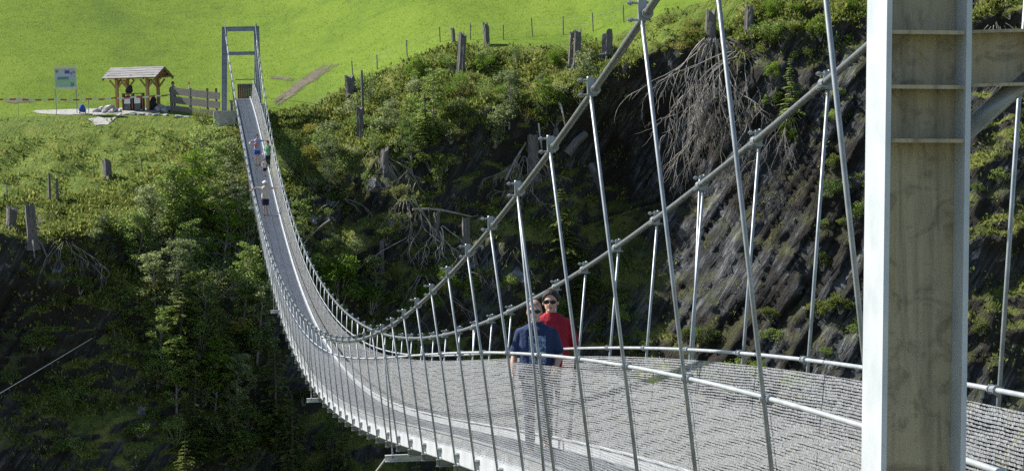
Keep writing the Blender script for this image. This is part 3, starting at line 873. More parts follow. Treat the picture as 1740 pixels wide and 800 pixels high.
# counter with two white notices inside the shelter
def counter(loc, rz):
    c = empty('counter', loc, 'dark timber counter with two white notices inside the shelter', 'counter', None, rz)
    m = MB(); m.box((0, 0, 0.99), (1.25, 0.55, 0.06)); m.build('top', M['fence_wood'], c)
    for x in (-0.58, -0.02, 0.58):
        m = MB(); m.box((x, 0, 0.48), (0.08, 0.5, 0.96)); m.build('leg', M['brown_wood'], c)
    m = MB(); m.box((0, 0.2, 0.45), (1.10, 0.03, 0.8)); m.build('back_board', M['dark'], c)
    for x in (-0.31, 0.29):
        m = MB(); m.box((x, -0.27, 0.60), (0.36, 0.02, 0.38)); m.build('notice', M['white'], c)
        m = MB(); m.box((x, -0.27, 0.20), (0.36, 0.02, 0.36)); m.build('front_board', M['fence_wood'], c)
    return c
cp = gp(227, YS - 0.55); counter(cp, math.radians(-12))
for px, Y, h, lab in ((219, YS + 0.2, 1.32, 'dark bundle in place of a seated figure at the shelter counter end by the honey post'), (259, YS - 0.1, 1.20, 'dark bundle in place of a seated figure on the ground beside the shelter end post')):
    g = gp(px, Y); m = MB(); g2 = g  # bag shapes stand in for the dark figures seated at the shelter
    m.ball((0, 0, 0.16), (0.22, 0.18, 0.19)); m.ball((0.06, 0, 0.34), (0.14, 0.13, 0.12)); m.ball((-0.12, -0.04, 0.12), (0.12, 0.14, 0.12))
    o = m.build('rucksack', M['dark'], None, (cp + Vector((-.22, .05, 1.03))) if px < 230 else g + Vector((0, -.3, -.02)), True)
    if px > 230: o.scale = (1.25, 1.2, 1.7)
    md = o.modifiers.new('r', 'REMESH'); md.mode = 'VOXEL'; md.voxel_size = 0.02
    tag(o, lab, 'bag')
# ---- info board
gi = gp(113, 171.6)
ib = empty('information_board', gi, 'standing information board with coloured map print and cream top rail', 'sign')
S_ = 171.6 / FPX
zt, zb = gi.z, 0
def ih(py): return at(113, py, 171.6).z - gi.z
for sx in (-1, 1):
    m = MB(); m.box((sx * 17.2 * S_, 0.02, ih(113) / 2 - .1), (0.045, 0.045, ih(113) + .2)); m.build('post', M['galv'], ib)
m = MB(); m.box((0, -0.04, (ih(117) + ih(149)) / 2), (36 * S_, 0.03, ih(117) - ih(149))); pn = m.build('panel', simple('panel_print', (0.42, 0.52, 0.60), (0.52, 0.62, 0.64), 2, 0.5), ib)
m = MB(); m.box((0, -0.06, ih(115.2)), (38.5 * S_, 0.16, 0.13)); m.build('top_rail', M['cream'], ib)
m = MB(); m.box((0, -0.06, ih(151)), (36.5 * S_, 0.12, 0.06)); m.build('bottom_rail', M['cream'], ib)
prints = [('map_print', (113, 141), (33, 12), (0.32, 0.52, 0.30), (0.42, 0.62, 0.42)), ('map_print', (109, 133), (19, 4.5), (0.12, 0.19, 0.20), (0.25, 0.34, 0.34)),
          ('flag_print', (116, 122.8), (8, 5.5), (0.10, 0.07, 0.40), (0.14, 0.10, 0.46)), ('crest_print', (99, 121.5), (4, 4), (0.42, 0.10, 0.07), (0.52, 0.2, 0.12)),
          ('crest_print', (123, 125), (3, 3), (0.48, 0.06, 0.10), (0.55, 0.1, 0.12)), ('crest_print', (127, 123), (2.5, 3), (0.2, 0.08, 0.25), (0.3, 0.12, 0.3)),
          ('text_print', (124, 144), (5, 6), (0.06, 0.09, 0.08), (0.3, 0.4, 0.36)), ('text_print', (125, 130), (7, 3), (0.55, 0.6, 0.62), (0.4, 0.42, 0.5))]
for i, (nm, (cx, cy), (w, h), c1, c2) in enumerate(prints):
    m = MB(); m.box(((cx - 113) * S_, -0.058 - 0.002 * i, ih(cy)), (w * S_, 0.003, h * S_)); m.build(nm, simple('print_ink', c1, c2, 14, 0.5), pn)
# ---- barrier tape
tape = empty('barrier_tape', gp(60, 171.0), 'red and white barrier tape strung along the meadow edge past the shelter', 'tape')
TO = tape.location.copy()
pts = [(-20, 167.5, 171.0), (30, 168.5, 171.0), (95, 169.0, 171.0), (150, 168.5, 171.0), (196, 166.5, 171.2), (228, 164.8, 171.6), (262, 162.8, 171.9), (293, 160, 172.2)]
for a, b_ in zip(pts, pts[1:]):
    A = at(*a); B_ = at(*b_); m = MB(TO); nseg = 6; vs = []; fs = []
    for i in range(nseg + 1):
        t = i / nseg; p = A.lerp(B_, t); p.z -= 0.05 * math.sin(math.pi * t)
        tw = 0.35 * math.sin(t * 3)
        vs += [p + Vector((0, -0.015 * tw, 0.045)), p + Vector((0, 0.015 * tw, -0.045)), p + Vector((0, -0.015 * tw + .004, 0.045)), p + Vector((0, 0.015 * tw + .004, -0.045))]
    for i in range(nseg):
        o = i * 4; fs += [(o, o + 1, o + 5, o + 4), (o + 2, o + 6, o + 7, o + 3), (o, o + 4, o + 6, o + 2), (o + 1, o + 3, o + 7, o + 5)]
    m.add(vs, fs); m.build('tape_run', M['tape'], tape)
for px, py, Y in pts[:4]:
    p = at(px, py, Y); gz = ground_z(p.x, Y); m = MB(TO); m.tube([(p.x, Y + .03, gz - .1), (p.x, Y + .03, p.z + 0.05)], 0.018, 6); m.build('stake', M['galv'], tape)
# ---- blue rucksack on the gravel
g = gp(139.5, 171.4)
bk = empty('rucksack', g, 'blue rucksack leaning on a dark folding stool on the gravel', 'bag')
m = MB(); m.ball((0, 0, 0.36), (0.17, 0.13, 0.22)); m.ball((0.10, -0.05, 0.24), (0.13, 0.1, 0.13)); m.ball((-.11, 0, .28), (.1, .1, .14))
o = m.build('pack', M['royal'], bk, smooth=True); md = o.modifiers.new('r', 'REMESH'); md.mode = 'VOXEL'; md.voxel_size = 0.025
m = MB(); m.box((0.02, 0, 0.12), (0.40, 0.30, 0.04)); m.build('stool_seat', M['dark'], bk)
for sx in (-1, 1):
    for sy in (-1, 1):
        m = MB(); m.tube([(0.02 + sx * 0.18, sy * 0.13, -0.03), (0.02 + sx * 0.15, sy * 0.11, 0.11)], 0.018, 6); m.build('stool_leg', M['dark'], bk)
# ---- stones beside the shelter
def rock_mesh(seed, name='boulder', mat=None):
    r = np.random.default_rng(seed); m = MB(); m.ball((0, 0, 0), 1.0, 16, 12)
    V = np.array([tuple(q) for q in m.v]); V *= (1 + 0.42 * fbm(V * 1.1 + seed * 3.7, 3))[:, None]
    for _i in range(14):
        pn_ = r.normal(size=3); pn_ /= np.linalg.norm(pn_); off = r.uniform(.45, .8); dd = V @ pn_ - off
        V = V - np.where(dd > 0, dd, 0)[:, None] * pn_
    m.v = [Vector(q) for q in V]
    return m.mesh(name, mat or M['stone'])
RK = [rock_mesh(i) for i in range(5)]
for i, (px, Y, s) in enumerate([(165, 172.3, .26), (172, 172.5, .32), (180, 172.2, .34), (185, 172.8, .42), (192, 172.1, .30), (198, 172.4, .27), (176, 171.8, .2), (188, 171.7, .18), (270, 172.6, .30), (276, 172.9, .42), (284, 172.7, .36), (280, 172.2, .26), (290, 172.5, .3), (203, 172.0, .2)]):
    g = gp(px, Y); o = link('boulder', RK[i % 5], None, g + Vector((0, 0, s * 0.38)), (random.uniform(-.4, .4), random.uniform(-.4, .4), random.uniform(0, 6)))
    o.scale = (s * 1.05, s * .9, s * .85)
    if i < 8 or i == 13: tag(o, 'pale grey boulder in the heap between the blue rucksack and shelter', 'boulder', 'boulders beside the rucksack')
    else: tag(o, 'grey boulder in the heap between the shelter and board fence', 'boulder', 'boulders beside the board fence')
for i, (px, Y, s) in enumerate([(215, 171.0, .25), (228, 171.0, .3), (240, 170.8, .33), (254, 170.9, .28), (268, 170.6, .3), (281, 170.6, .26), (303, 170.2, .28), (318, 170.1, .24)]):
    p = at(px, 192, Y); g = Vector((p.x, Y, ground_z(p.x, Y))); o = link('boulder', RK[(i + 2) % 5], None, g + Vector((0, 0, s * 0.1)), (0, 0, i))
    o.scale = (s * 1.3, s, s * .5)
    tag(o, 'flat dark edging stone under the gravel terrace', 'boulder', 'edging stones under the terrace')
# ---- board fence between shelter and tower
fa = gp(291, 172.0); fb_ = gp(374, 169.6)
fence = empty('board_fence', fa, 'grey weathered fence of three wide boards beside the far tower', 'fence')
nps = [0, 0.41, 0.75, 0.93]
for t in nps:
    p = fa.lerp(fb_, t); p.z = ground_z(p.x, p.y); m = MB(fa); hgt = at(proj(p)[0], 150, p.y).z - p.z
    m.box((p.x, p.y, p.z + hgt / 2 - 0.2), (0.13, 0.13, hgt + 0.4)); m.build('post', M['old_wood'], fence)
fh = at(330, 152, 171).z - ground_z(at(330, 152, 171).x, 171)
for j, z in enumerate((0.2 * fh, 0.52 * fh, 0.86 * fh)):
    for (t0, t1) in ((0.0, 0.41), (0.41, 0.75), (0.75, 1.0)):
        A = fa.lerp(fb_, t0); B_ = fa.lerp(fb_, t1); A.z = ground_z(A.x, A.y) + z; B_.z = ground_z(B_.x, B_.y) + z
        A.y -= 0.09; B_.y -= 0.09
        m = MB(fa); m.beam(A + Vector((.01, 0, 0)), B_ - Vector((.01, 0, 0)), 0.04, .27 * fh if j else .2 * fh); m.build('board', M['fence_wood'], fence)
# gate at the deck end
ga = at(404, 172, YT + 1.6); gb = at(437, 172, YT + 1.6)
gz = deck_z(KT)
gate = empty('end_barrier', Vector(((ga.x + gb.x) / 2, YT + 1.6, gz - .4)), 'brown and grey plank barrier behind the far end of the deck', 'barrier'); GO = gate.location.copy()
nn_ = 9
for i in range(nn_):
    x = ga.x + (gb.x - ga.x) * (i + .5) / nn_
    m = MB(GO); m.box((x, YT + 1.6 + .01 * (i % 2), gz + 0.25), ((gb.x - ga.x) / nn_ * 0.94, 0.03, 1.3)); m.build('plank', M['brown_wood'] if i in (0, 1, 2) else M['fence_wood'], gate)
for z in (-0.15, 0.75):
    m = MB(GO); m.box(((ga.x + gb.x) / 2, YT + 1.555, gz + z), (gb.x - ga.x, 0.05, 0.1)); m.build('rail', M['fence_wood'], gate)
m = MB(GO); m.tube([(ga.x - .1, YT + 1.6, gz + 1.15), (gb.x + .1, YT + 1.6, gz + 1.15)], 0.03, 6); m.build('top_pole', M['old_wood'], gate)
# wooden landing under the barrier
m = MB(); 
land = empty('landing', Vector((AC, YT + 1.2, gz - .5)), 'small plank landing joining the far deck end to the meadow', 'landing'); LO = land.location.copy()
for i in range(8):
    m = MB(LO); m.box((AC, YT + .75 + i * .26, gz - .04), (1.5, .24, .05)); m.build('plank', M['fence_wood'], land)
for sx in (-1, 1):
    m = MB(LO); m.box((AC + sx * .6, YT + 1.65, gz - .45), (.14, 2.0, .75)); m.build('bearer', M['old_wood'], land)
# marker pole
g = gp(322, 172.6); mk = empty('marker_pole', g, 'thin white marker pole with red tip behind the board fence', 'pole')
m = MB(); m.tube([(0, 0, -.1), (0, 0, 1.55)], 0.03, 8); m.build('pole', M['white'], mk)
m = MB(); m.tube([(0, 0, 1.551), (0, 0, 1.72)], 0.032, 8); m.build('tip', M['red'], mk)

# ================================================================== wire fences on the meadow lip
def wire_fence(pix, label, h=0.95):
    ps = []
    for px, py in pix:
        hh, _ = hit(px, py)
        if hh is not None: ps.append(hh)
    fe = empty('wire_fence', ps[0], label, 'fence'); O_ = ps[0].copy()
    for p in ps:
        m = MB(O_); hq = h * random.uniform(.9, 1.15); lean = random.uniform(-.06, .06)
        m.tube([p - Vector((0, 0, .2)), p + Vector((lean, 0, hq))], 0.033, 6); m.build('post', M['fence_wood'], fe)
    for z in (0.45, 0.85):
        m = MB(O_); m.tube([p + Vector((0, -.03, z * h / .95)) for p in ps], 0.004, 4); m.build('wire', M['galv'], fe)
wire_fence([(536, 204), (600, 132), (641, 118), (692, 97), (748, 72), (799, 68), (855, 68), (905, 62), (957, 60), (1008, 54), (1060, 38)], 'thin stake and wire fence along the meadow lip above the cliff')
wire_fence([(12, 338), (160, 305), (242, 293), (330, 260)], 'sparse stake fence on the grassy bank below the shelter', 0.8)

# ================================================================== stumps, snags, dead wood
def stump(px, pyb, pyt, wpx, label, flare=1.6, lean=0.0, seed=0, mat='old_wood', name='tree_stump', group=None):
    g, _n = hit(px, pyb)
    if g is None: return None
    s = g.y / FPX; h = (pyb - pyt) * s; r = wpx * s / 2; rr = random.Random(seed + int(px))
    root = empty(name, g, label, 'stump', group)
    m = MB(); nseg = 7; nn = 14; vs = []; fs = []
    for j in range(nseg + 1):
        t = j / nseg; z = -0.5 + (h + 0.5) * t
        f = 1 + (flare - 1) * max(0, 1 - t * 2.6) ** 1.5
        for i in range(nn):
            a = 2 * math.pi * i / nn
            q = r * f * (1 + 0.13 * math.sin(3 * a + seed) + 0.08 * math.sin(7 * a + seed * 2 + t) + rr.uniform(-.05, .05))
            zz = z + (rr.uniform(-.34, .16) * min(1, r * 4) if j == nseg else 0)
            vs.append((q * math.cos(a) + lean * z, q * math.sin(a), zz))
    for j in range(nseg):
        for i in range(nn):
            i2 = (i + 1) % nn; fs.append((j * nn + i, j * nn + i2, (j + 1) * nn + i2, (j + 1) * nn + i))
    c = len(vs); vs.append((lean * h, 0, h - 0.06)); b_ = nseg * nn
    fs += [(b_ + i, b_ + (i + 1) % nn, c) for i in range(nn)]
    m.add(vs, fs); m.build('trunk', M[mat], root)
    for i in range(3):
        a = -math.pi / 2 + (i - 1) * 0.9 + rr.uniform(-.3, .3); L = r * rr.uniform(2.2, 3.2)
        m = MB(); m.tube([(r * .6 * math.cos(a), r * .6 * math.sin(a), .12), (L * .7 * math.cos(a), L * .7 * math.sin(a), -.18), (L * 1.1 * math.cos(a), L * 1.1 * math.sin(a), -.9)], [r * .34, r * .24, r * .12], 6); m.build('root', M[mat], root)
    return root
ST = [(183, 302, 273, 15, 'squat dark stump on the open grass bank below the gravel terrace'),
      (18, 386, 353, 17, 'short dark stump beside the taller stump above the shaded rock'),
      (55, 408, 348, 17, 'tall dark stump with bleached roots spilling over the shaded rock'),
      (597, 162, 131, 18, 'broad blackened stump at the lower end of the dirt path'),
      (613, 236, 182, 12, 'slim grey stump with a thin pole standing behind it'),
      (783, 130, 57, 13, 'tall leaning grey stump among bushes on the meadow lip'),
      (771, 72, 48, 7, 'small stump just behind the tall leaning stump on the lip'),
      (827, 78, 40, 10, 'slender stump standing clear against the bright meadow'),
      (970, 112, 55, 11, 'grey half of the twin stump at the cliff corner'),
      (979, 116, 52, 12, 'darker half of the twin stump at the cliff corner'),
      (1031, 94, 54, 18, 'thick stump wrapped in pale roots beside the twin stump'),
      (907, 302, 231, 17, 'hollow sided grey stump with tangled branches in mid slope'),
      (653, 288, 250, 13, 'stump with fan of grey hanging roots in mid slope'),
      (740, 408, 359, 10, 'upright pale stump with white roots low on the slope'),
      (792, 424, 371, 14, 'thick brown stump low on the slope next to the pale stump'),
      (648, 458, 408, 8, 'thin stump crossed by a fallen stick low on the slope'),
      (945, 225, 168, 8, 'thin dead snag with white stripped side near the cliff corner'),
      (1208, 70, 18, 18, 'big stump on the turf edge with a curtain of dead branches'),
      (1272, 54, 11, 15, 'leaning stump on the turf edge behind the curtain of branches')]
for i, (px, pb, pt, w, lab) in enumerate(ST):
    stump(px, pb, pt, w, lab, lean=(0.08 if px in (783, 1272) else random.uniform(-.09, .09)), seed=i)
def pole(px, pb, pt, r, label, mat='old_wood', lean=0):
    g, _ = hit(px, pb)
    h = (pb - pt) * g.y / FPX
    m = MB(); m.tube([(0, 0, -.4), (lean * .5, 0, h * .5), (lean, 0, h)], [r, r * .95, r * .8], 7)
    o = m.build('dead_pole', M[mat], None, g); return tag(o, label, 'pole')
pole(617, 200, 120, .085, 'thin grey pole standing up behind the slim stump')
pole(85, 342, 295, .075, 'tall weathered stake with split top on the grass bank edge')
pole(98, 345, 303, .085, 'shorter weathered stake beside the split topped one')
pole(921, 256, 209, .06, 'white barkless stick leaning above the hollow stump', 'pale_twig', -.15)
pole(730, 398, 352, .03, 'very thin grey stake beside the pale stump')
def limb(a, b_, r0, r1, label, mat='dead_twig', Yo=0.4, bend=.15):
    A, _ = hit(*a); B_, _ = hit(*b_)
    A = A + Vector((0, -Yo, .15)); B_ = B_ + Vector((0, -Yo, .15)); mid = (A + B_) / 2 + Vector((0, -bend, bend))
    m = MB(A); m.tube([A, A.lerp(mid, .5) + Vector((0.03, 0, .05)), mid, B_], [r0, r0 * .9, (r0 + r1) / 2, r1], 7)
    o = m.build('fallen_branch', M[mat], None, A); tag(o, label, 'branch')
limb((962, 266), (993, 232), .26, .20, 'thick fallen log jutting up beside the pale rock slab', 'old_wood', .6)
limb((858, 310), (892, 248), .07, .05, 'straight fallen pole leaning on the hollow stump', 'dead_twig')
limb((606, 462), (690, 408), .035, .025, 'thin fallen stick crossing the thin stump', 'dead_twig')
limb((560, 378), (505, 430), .05, .03, 'grey fallen branch near the mesh side of the bridge', 'dead_twig')
limb((700, 360), (800, 372), .06, .04, 'grey log lying above the brown stump', 'dead_twig')
limb((948, 178), (960, 224), .06, .035, 'bleached bent branch below the thin snag', 'pale_twig')
# ---- tangles of dead branches and roots
def tangle(px, py, wpx, hpx, n, seed, label, mat='dead_twig', r0=.03, down=1.0, name='dead_branches', lift=.5, lev=2, splay=1.0):
    g, nrm = hit(px, py); s = g.y / FPX; W = wpx * s; H = hpx * s; rr = random.Random(seed); m = MB()
    def grow(p, d, L, r, lv):
        pts = [p]; q = p.copy(); nst = 7
        for i in range(nst):
            d = (d + Vector((rr.uniform(-.38, .38), rr.uniform(-.25, .25), rr.uniform(-.32, .24) - .10 * down))).normalized()
            q = q + d * (L / nst); pts.append(q.copy())
            if lv > 0 and i >= 1 and rr.random() < .62:
                dd = (d + Vector((rr.uniform(-.9, .9), rr.uniform(-.5, .2), rr.uniform(-.7, .35)))).normalized()
                grow(q.copy(), dd, L * rr.uniform(.3, .6), r * .6, lv - 1)
        m.tube(pts, [r * (1 - .75 * i / nst) for i in range(nst + 1)], 4, False)
    for i in range(n):
        a = (i + rr.random()) / n * 2 - 1
        d = Vector((a * W / H * .9 * splay, -0.25 + rr.uniform(-.1, .1), -down * rr.uniform(.5, 1.1))).normalized()
        grow(Vector((a * W * .14, -lift + rr.uniform(-.15, .15), rr.uniform(-.2, .2))), d, H * rr.uniform(.7, 1.25), r0 * rr.uniform(.6, 1.2), lev)
    o = m.build(name, M[mat], None, g); tag(o, label, 'branches'); return o
tangle(1212, 70, 165, 150, 34, 1, 'big curtain of grey dead branches hanging down the dark cliff', r0=.042, lift=.9)
tangle(1262, 92, 190, 130, 13, 2, 'spray of fine dead branches arching from the leaning stump', r0=.03, splay=1.5, down=.6)
tangle(1185, 225, 70, 70, 8, 21, 'brown dry twigs clinging below the branch curtain', r0=.02)
tangle(68, 372, 90, 110, 13, 3, 'bleached forked roots spilling from the tall stump over shaded rock', r0=.035, lift=.7)
tangle(110, 410, 110, 60, 9, 4, 'thin grey twigs on the rock under the bleached roots', r0=.02)
tangle(650, 268, 70, 75, 12, 5, 'fan of grey roots hanging under the mid slope stump', r0=.03)
tangle(890, 268, 110, 60, 11, 6, 'tangle of dry branches round the hollow stump', r0=.025)
tangle(745, 388, 45, 60, 7, 7, 'white roots forking below the pale stump', r0=.03, mat='pale_twig')
tangle(800, 400, 70, 60, 7, 8, 'dry twigs round the thick brown stump', r0=.02)
tangle(1035, 82, 70, 60, 8, 9, 'pale roots looping below the thick wrapped stump', r0=.03)
tangle(600, 250, 60, 40, 6, 10, 'dark roots under the turf ledge below the slim stump', r0=.025)
tangle(290, 400, 120, 90, 10, 11, 'bare grey twigs inside the big bush beside the deck', r0=.018, down=.4)
tangle(420, 440, 60, 90, 8, 12, 'bare pale branches beside the outer edge of the bridge', r0=.022, mat='pale_twig')
tangle(690, 340, 120, 90, 10, 13, 'loose dead branches scattered on the dark mid slope', r0=.025)
tangle(1690, 40, 110, 80, 9, 14, 'dry grey twigs on the turf edge behind the close-by tower', r0=.02)
tangle(720, 470, 90, 110, 8, 15, 'grey bare branches above the low point of the cable', r0=.018)
tangle(1340, 200, 110, 90, 9, 16, 'brown dead twigs below the light green bush on the cliff', r0=.018)

_rt = random.Random(99)
for i in range(11):
    tangle(_rt.uniform(520, 960), _rt.uniform(250, 470), _rt.uniform(40, 80), _rt.uniform(30, 55), _rt.randint(3, 6), 200 + i, 'loose tangle of grey dead twigs caught on the dark mid slope', r0=_rt.uniform(.016, .028), down=_rt.uniform(.3, 1), splay=1.3)['group'] = 'dead twigs on the mid slope'
for i in range(9):
    tangle(_rt.uniform(215, 420), _rt.uniform(300, 520), _rt.uniform(50, 100), _rt.uniform(50, 90), _rt.randint(3, 6), 300 + i, 'bare grey twigs poking through the trees beside the deck', r0=_rt.uniform(.014, .022), down=_rt.uniform(-.6, .4), splay=1.3)['group'] = 'bare twigs beside the deck'
# ================================================================== vegetation
def rnd_unit(n, rng):
    v = rng.normal(size=(n, 3)); return v / np.linalg.norm(v, axis=1)[:, None]
def leaf_quads(C, T, Nn, L, W):
    """rhombic leaves: centre, long direction, normal, length, width"""
    B = np.cross(Nn, T); B /= np.maximum(1e-6, np.linalg.norm(B, axis=1))[:, None]
    L = L[:, None]; W = W[:, None]
    V = np.stack([C - T * L * .5, C + B * W * .5 + Nn * W * .12, C + T * L * .5, C - B * W * .5 + Nn * W * .12], 1).reshape(-1, 3)
    return V, np.arange(len(V)).reshape(-1, 4)
def shrub_meshes(seed, mat, nclump=16, per=95, leaf=0.085, tall=1.0, spread=1.0):
    """crown of leaf clumps about 1 m in radius standing on z=0, and its stems"""
    r = np.random.default_rng(seed)
    cs = []
    for i in range(nclump):
        a = r.uniform(0, 2 * math.pi); q = math.sqrt(r.uniform(0, 1)) * 0.80 * spread; z = r.uniform(.12, 1.15) * tall * (1 - 0.35 * q)
        cs.append((q * math.cos(a), q * math.sin(a), z, r.uniform(.20, .44)))
    C = []
    for (x, y, z, rad) in cs:
        n = int(per * (rad / .32) ** 2)
        u = rnd_unit(n, r); d = rad * r.uniform(.35, 1.08, n) ** .6
        C.append(np.array([x, y, z]) + u * d[:, None] * np.array([1, 1, .72]))
    C = np.concatenate(C); C = C[C[:, 2] > -.05]; n = len(C)
    T = rnd_unit(n, r); T[:, 2] *= .5; T /= np.linalg.norm(T, axis=1)[:, None]
    Nn = rnd_unit(n, r) + np.array([0, 0, .9]); Nn /= np.linalg.norm(Nn, axis=1)[:, None]
    V, Qd = leaf_quads(C, T, Nn, leaf * r.uniform(.6, 1.4, n), leaf * r.uniform(.4, .8, n))
    crown = fast_mesh('crown', V, Qd, mat)
    m = MB()
    for (x, y, z, rad) in cs:
        m.tube([(x * .08, y * .08, -.3), (x * .45, y * .45, z * .5), (x, y, z + rad * .3)], [.022, .015, .005], 4, False)
    stem = m.mesh('stem', M['dead_twig'])
    return crown, stem
def spruce_meshes(seed, mat, sparse=1.0):
    """1 m tall unit spruce, scaled up when placed"""
    r = np.random.default_rng(seed); C = []; T = []; L = []; m = MB()
    m.tube([(0, 0, -.06), (.004, 0, .5), (0, .004, 1.0)], [.018, .011, .002], 6)
    nw = 24
    for w in range(nw):
        z = .05 + .93 * (w / nw) ** .95
        R = (.27 * (1 - z) ** .8 + .015) * r.uniform(.75, 1.15)
        nb = int(r.integers(5, 8))
        for b in range(nb):
            if r.random() > sparse: continue
            a = r.uniform(0, 2 * math.pi); Rb = R * r.uniform(.6, 1.15); dr = r.uniform(.05, .35)
            d = np.array([math.cos(a), math.sin(a), 0]); side = np.array([-math.sin(a), math.cos(a), 0])
            ns = max(4, int(Rb / .021))
            m.tube([(0, 0, z), tuple(d * Rb + np.array([0, 0, z - dr * Rb]))], [.004, .0012], 3, False)
            for k in range(ns):
                t = (k + .6) / ns; p = d * Rb * t + np.array([0, 0, z - dr * Rb * t * t + .03 * Rb * math.sin(t * 3)])
                for s in (-1, 0, 1):
                    ll = Rb * (.34 * (1 - t) + .12) if s else Rb * .2
                    tt = d * .75 + side * s * .85 + np.array([0, 0, -.25 + r.uniform(-.25, .15)]); tt /= np.linalg.norm(tt)
                    C.append(p + tt * ll * .5); T.append(tt); L.append(ll)
    C = np.array(C); T = np.array(T); L = np.array(L); n = len(C)
    Nn = np.cross(T, rnd_unit(n, r)); Nn[:, 2] = np.abs(Nn[:, 2]) + .5; Nn -= T * (Nn * T).sum(1)[:, None]; Nn /= np.linalg.norm(Nn, axis=1)[:, None]
    V, Qd = leaf_quads(C, T, Nn, L * 1.1, np.full(n, .017) * r.uniform(.7, 1.5, n))
    return fast_mesh('crown', V, Qd, mat), m.mesh('trunk', M['bark'])
def broadleaf_meshes(seed, mat, ncl=46, per=70):
    """1 m tall unit tree: tapered trunk, limbs and leaf clumps with gaps"""
    r = np.random.default_rng(seed); m = MB(); C = []
    tr = [Vector((0, 0, -.08)), Vector((r.uniform(-.02, .02), r.uniform(-.02, .02), .3)), Vector((r.uniform(-.04, .04), r.uniform(-.04, .04), .62)), Vector((r.uniform(-.06, .06), r.uniform(-.06, .06), .97))]
    m.tube(tr, [.017, .013, .008, .002], 6)
    for i in range(ncl):
        z = .16 + .82 * ((i + r.random()) / ncl); w = .30 * math.sin(min(1, (z - .02) / .55) * math.pi / 2) * (1.06 - z) ** .45
        a = i * 2.4 + r.uniform(-.5, .5); q = w * r.uniform(.25, 1.15)
        c = np.array([q * math.cos(a), q * math.sin(a), z + r.uniform(-.04, .04)])
        t0 = min(.95, max(.05, z - q * .7)); k = int(min(2, t0 * 3)); 
        b0 = tr[k].lerp(tr[k + 1], min(1, max(0, (t0 - (tr[k].z)) / (tr[k + 1].z - tr[k].z))))
        m.tube([b0, b0.lerp(Vector(c), .55) + Vector((0, 0, -.01)), Vector(c)], [.005, .0032, .001], 4, False)
        rad = r.uniform(.035, .085); n = int(per * (rad / .06) ** 2)
        C.append(c + rnd_unit(n, r) * (rad * r.uniform(.2, 1.1, n) ** .6)[:, None] * np.array([1.15, 1.15, .6]))
    C = np.concatenate(C); n = len(C)
    T = rnd_unit(n, r); T[:, 2] = T[:, 2] * .5 - .2; T /= np.linalg.norm(T, axis=1)[:, None]
    Nn = rnd_unit(n, r) + np.array([0, 0, .8]); Nn /= np.linalg.norm(Nn, axis=1)[:, None]
    V, Qd = leaf_quads(C, T, Nn, .030 * r.uniform(.6, 1.4, n), .018 * r.uniform(.6, 1.3, n))
    return fast_mesh('crown', V, Qd, mat), m.mesh('trunk', M['dead_twig'])
BRL = [broadleaf_meshes(200 + i, M[q]) for i, q in enumerate(('leaf', 'leaf', 'leaf_grey', 'leaf_bright'))]
SHR = {
 'leafy': [shrub_meshes(i, M['leaf'], 16 + i % 4, 110, .10, .9) for i in range(5)],
 'bright': [shrub_meshes(20 + i, M['leaf_bright'], 18, 130, .10, 1.15) for i in range(3)],
 'olive': [shrub_meshes(40 + i, M['leaf_olive'], 14, 85, .095, .65, 1.15) for i in range(4)],
 'thin': [shrub_meshes(60 + i, M['leaf'], 22, 48, .105, 1.5, .8) for i in range(4)],
 'grey': [shrub_meshes(100 + i, M['leaf_grey'], 20, 60, .12, 1.1, .9) for i in range(3)],
 'yellow': [shrub_meshes(110 + i, M['leaf_yellow'], 12, 70, .08, .5, 1.2) for i in range(3)],
 'dark': [shrub_meshes(80 + i, M['needle'], 16, 110, .11, .8) for i in range(3)],
}
SPR = [spruce_meshes(i, M['needle']) for i in range(4)]
SPB = [spruce_meshes(10 + i, M['leaf'], .8) for i in range(2)]
_cnt = [0]
def put(crown, stem, p, s, sz, name, stemname, label, cat, group, lean=0):
    i = _cnt[0]; _cnt[0] += 1
    o = empty(name, p, label, cat, group, random.uniform(0, 6.28))
    o.rotation_euler = (random.uniform(-.12, .12) + lean, random.uniform(-.12, .12), random.uniform(0, 6.28))
    c = link('crown', crown, o); c.scale = (s, s, sz)
    t = link(stemname, stem, o); t.scale = (s, s, sz)
    return o
def shrub(kind, px, py, rpx, label, group, name='bush', zs=1.0):
    h, nrm = hit(px, py)
    if h is None: return
    s = rpx * h.y / FPX
    cr, st = random.choice(SHR[kind])
    put(cr, st, h + Vector((0, 0, -.12 * s)), s, s * zs * random.uniform(.85, 1.2), name, 'stem', label, 'bush', group, random.uniform(.0, .25))
def zone(kind_w, n, box, rr, label, group, poly=None, seed=0, name='bush', zs=1.0):
    rg = random.Random(seed); kinds = list(kind_w); c = 0; tries = 0
    while c < n and tries < n * 12:
        tries += 1
        px = rg.uniform(box[0], box[2]); py = rg.uniform(box[1], box[3])
        if poly and not poly(px, py): continue
        if 392 + (py - 170) * .18 < px < 470 + max(0, py - 200) * .2 and py < 420 and py < 300 and px < 455: pass
        k = rg.choice(kinds); shrub(k, px, py, rg.uniform(*rr), label[k] if isinstance(label, dict) else label, group + (' of kind ' + k if isinstance(label, dict) else ''), name, zs); c += 1
lab = lambda a, where: {'leafy': 'mid green leafy bush ' + where, 'olive': 'low olive green bush ' + where, 'bright': 'fresh bright green bush ' + where, 'thin': 'tall thin leaved bush with twigs showing ' + where, 'dark': 'dark green bush ' + where, 'grey': 'grey green open bush ' + where, 'yellow': 'low yellowing herb clump ' + where}
